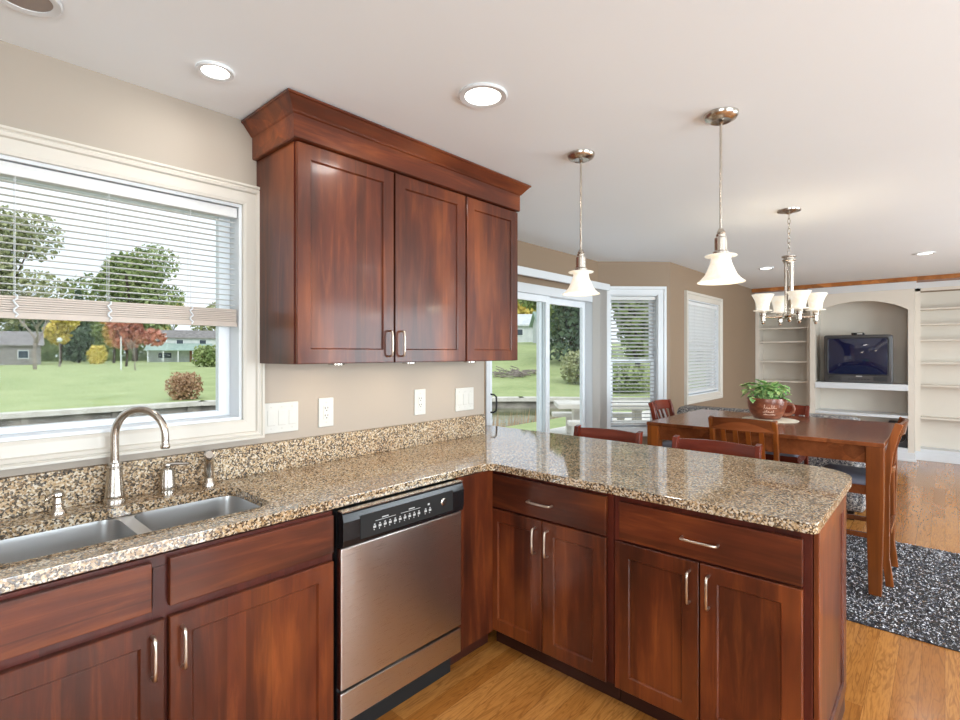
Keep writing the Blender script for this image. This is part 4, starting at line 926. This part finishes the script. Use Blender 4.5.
# garden lamp and flagpole
z = hgt(11.7, 76.5); r = thing('garden_lamp', 'white globe lamp on a gray post across the canal', 'lamp post', (11.7, 76.5, z-.03))
part('post', G().lathe([(0, 0), (.14, 0), (.10, .3), (.06, .5), (.05, 2.9), (0, 2.9)], 10), M_bark, r); part('globe', G().lathe([(0, 2.9), (.2, 2.95), (.3, 3.15), (.2, 3.38), (0, 3.43)], 16), M_vinyl, r)
z = hgt(13.2, 57); solo('flagpole', G().lathe([(0, z), (.055, z), (.045, z+3.1), (0, z+3.15)], 10, T(13.2, 57, 0)), M_vinyl, 'thin white pole standing in the far lawn beside the red maple', 'pole', (13.2, 57, z))
# houses
M_side = leafm('pale_siding', srgb(198, 204, 208), srgb(214, 218, 220), 2); M_brick = leafm('red_brick', srgb(150, 104, 92), srgb(172, 128, 112), 3); M_roof = leafm('gray_shingle', srgb(124, 120, 120), srgb(150, 146, 144), 2); M_grn = leafm('green_roof', srgb(150, 172, 164), srgb(168, 188, 178), 2)
M_pane = plain('dark_pane', srgb(70, 80, 92), .15)
def house(label, x, y, rz, w_, d_, h_, rh, msid, mroof, wins, z=None, lower=None):
    z = hgt(x, y) if z is None else z
    r = thing('house', label, 'house', (x, y, z), R(rz)); g = G().box(-w_/2, w_/2, 0, d_, -.6, h_); g.prism([(0, h_), (d_, h_), (d_/2, h_+rh)], -w_/2, w_/2, Matrix(((0,0,1,0),(1,0,0,0),(0,1,0,0),(0,0,0,1))))
    part('walls', g, msid, r)
    e = .35; k = rh/(d_/2); g = G()
    for s in (0, 1):
        ya, yb = (-e, d_/2) if s == 0 else (d_+e, d_/2); za = h_-e*k
        g.add([(-w_/2-e, ya, za), (w_/2+e, ya, za), (w_/2+e, yb, h_+rh), (-w_/2-e, yb, h_+rh), (-w_/2-e, ya, za+.18), (w_/2+e, ya, za+.18), (w_/2+e, yb, h_+rh+.18), (-w_/2-e, yb, h_+rh+.18)], [(3,2,1,0),(4,5,6,7),(0,1,5,4),(1,2,6,5),(2,3,7,6),(3,0,4,7)])
    part('roof', g, mroof, r)
    for a, b, c, dd in wins:
        f = part('window', G().box(a-.08, b+.08, -.06, -.0, c-.08, dd+.08), M_vinyl, r); part('pane', G().box(a, b, -.09, -.06, c, dd), M_pane, f)
    if lower:
        part('porch_roof', G().add([(-w_/2-.3, -2.6, lower-.1), (w_/2-1.4, -2.6, lower-.1), (w_/2-1.4, 0, lower+1.1), (-w_/2-.3, 0, lower+1.1), (-w_/2-.3, -2.6, lower), (w_/2-1.4, -2.6, lower), (w_/2-1.4, 0, lower+1.2), (-w_/2-.3, 0, lower+1.2)], [(3,2,1,0),(4,5,6,7),(0,1,5,4),(1,2,6,5),(2,3,7,6),(3,0,4,7)]), M_grn, r)
        for q in range(5): x_ = -w_/2+.2+q*(w_-2.2)/4; part('porch_post', G().box(x_, x_+.15, -2.5, -2.35, -.5, lower), M_vinyl, r)
        part('door', G().box(.6, 1.5, -.07, 0, 0, 2.0), M_brick, r)
    return r
house('two-storey pale house with brick upper front and green porch roof across the canal', 33.0, 100.5, -26, 11.2, 6.5, 4.3, 1.3, M_side, M_roof, [(-4.6, -3.4, 3.0, 3.9), (-1.4, -.4, 3.0, 3.9), (2.2, 3.2, 3.0, 3.9), (-4.2, -2.2, .7, 1.6), (2.6, 4.4, .6, 1.6)], lower=2.1)
house('low gray house across the canal at the left edge of the sink window', 3.5, 92, -6, 17, 7, 2.7, 1.7, M_roof, M_roof, [(-5.2, -4.2, .9, 1.9), (-2.0, 0, .4, 2.1), (3.0, 4.2, .9, 1.9), (6.2, 7.2, .9, 1.9)])
house('white house at the top of the grass slope seen through the sliding door', 51.5, 37.8, -52, 6.4, 5.0, 2.2, 1.3, M_side, M_side, [(-2.2, -1.2, .9, 1.6), (1.6, 2.4, .5, 1.7)])
house('small pale blue outbuilding right of the white house on the slope', 47.0, 31.8, -40, 2.9, 3.0, 2.0, 1.2, M_side, M_grn, [(-.7, -.1, .9, 1.7), (.4, 1.0, 0, 1.7)])

# picnic table and benches
def slab_on(name, label, cat, x, y, L_, wd, h_, th, group=None):
    r = thing(name, label, cat, (x, y, GZ+.001), R(-50), group)
    part('top', G().box(-L_/2, L_/2, -wd/2, wd/2, h_-th, h_), M_conc, r, bevel=.015)
    for s in (-1, 1):
        pr = [(-wd*.36, 0), (wd*.36, 0), (wd*.36, .06), (wd*.2, .1), (wd*.15, h_-th-.1), (wd*.36, h_-th), (-wd*.36, h_-th), (-wd*.15, h_-th-.1), (-wd*.2, .1), (-wd*.36, .06)]
        part('pedestal', G().prism(pr, -.07, .07, T(s*L_*.3, 0, 0) @ Matrix(((0,0,1,0),(1,0,0,0),(0,1,0,0),(0,0,0,1)))), M_conc, r, bevel=.01)
slab_on('picnic_table', 'pale concrete picnic table on the patio outside the bay', 'table', 9.75, 5.25, 2.1, .85, .76, .10)
slab_on('picnic_bench', 'concrete bench on the house side of the picnic table', 'bench', 9.25, 4.75, 1.9, .34, .46, .08)
slab_on('picnic_bench', 'concrete bench on the canal side of the picnic table', 'bench', 10.25, 5.80, 1.9, .34, .46, .08)
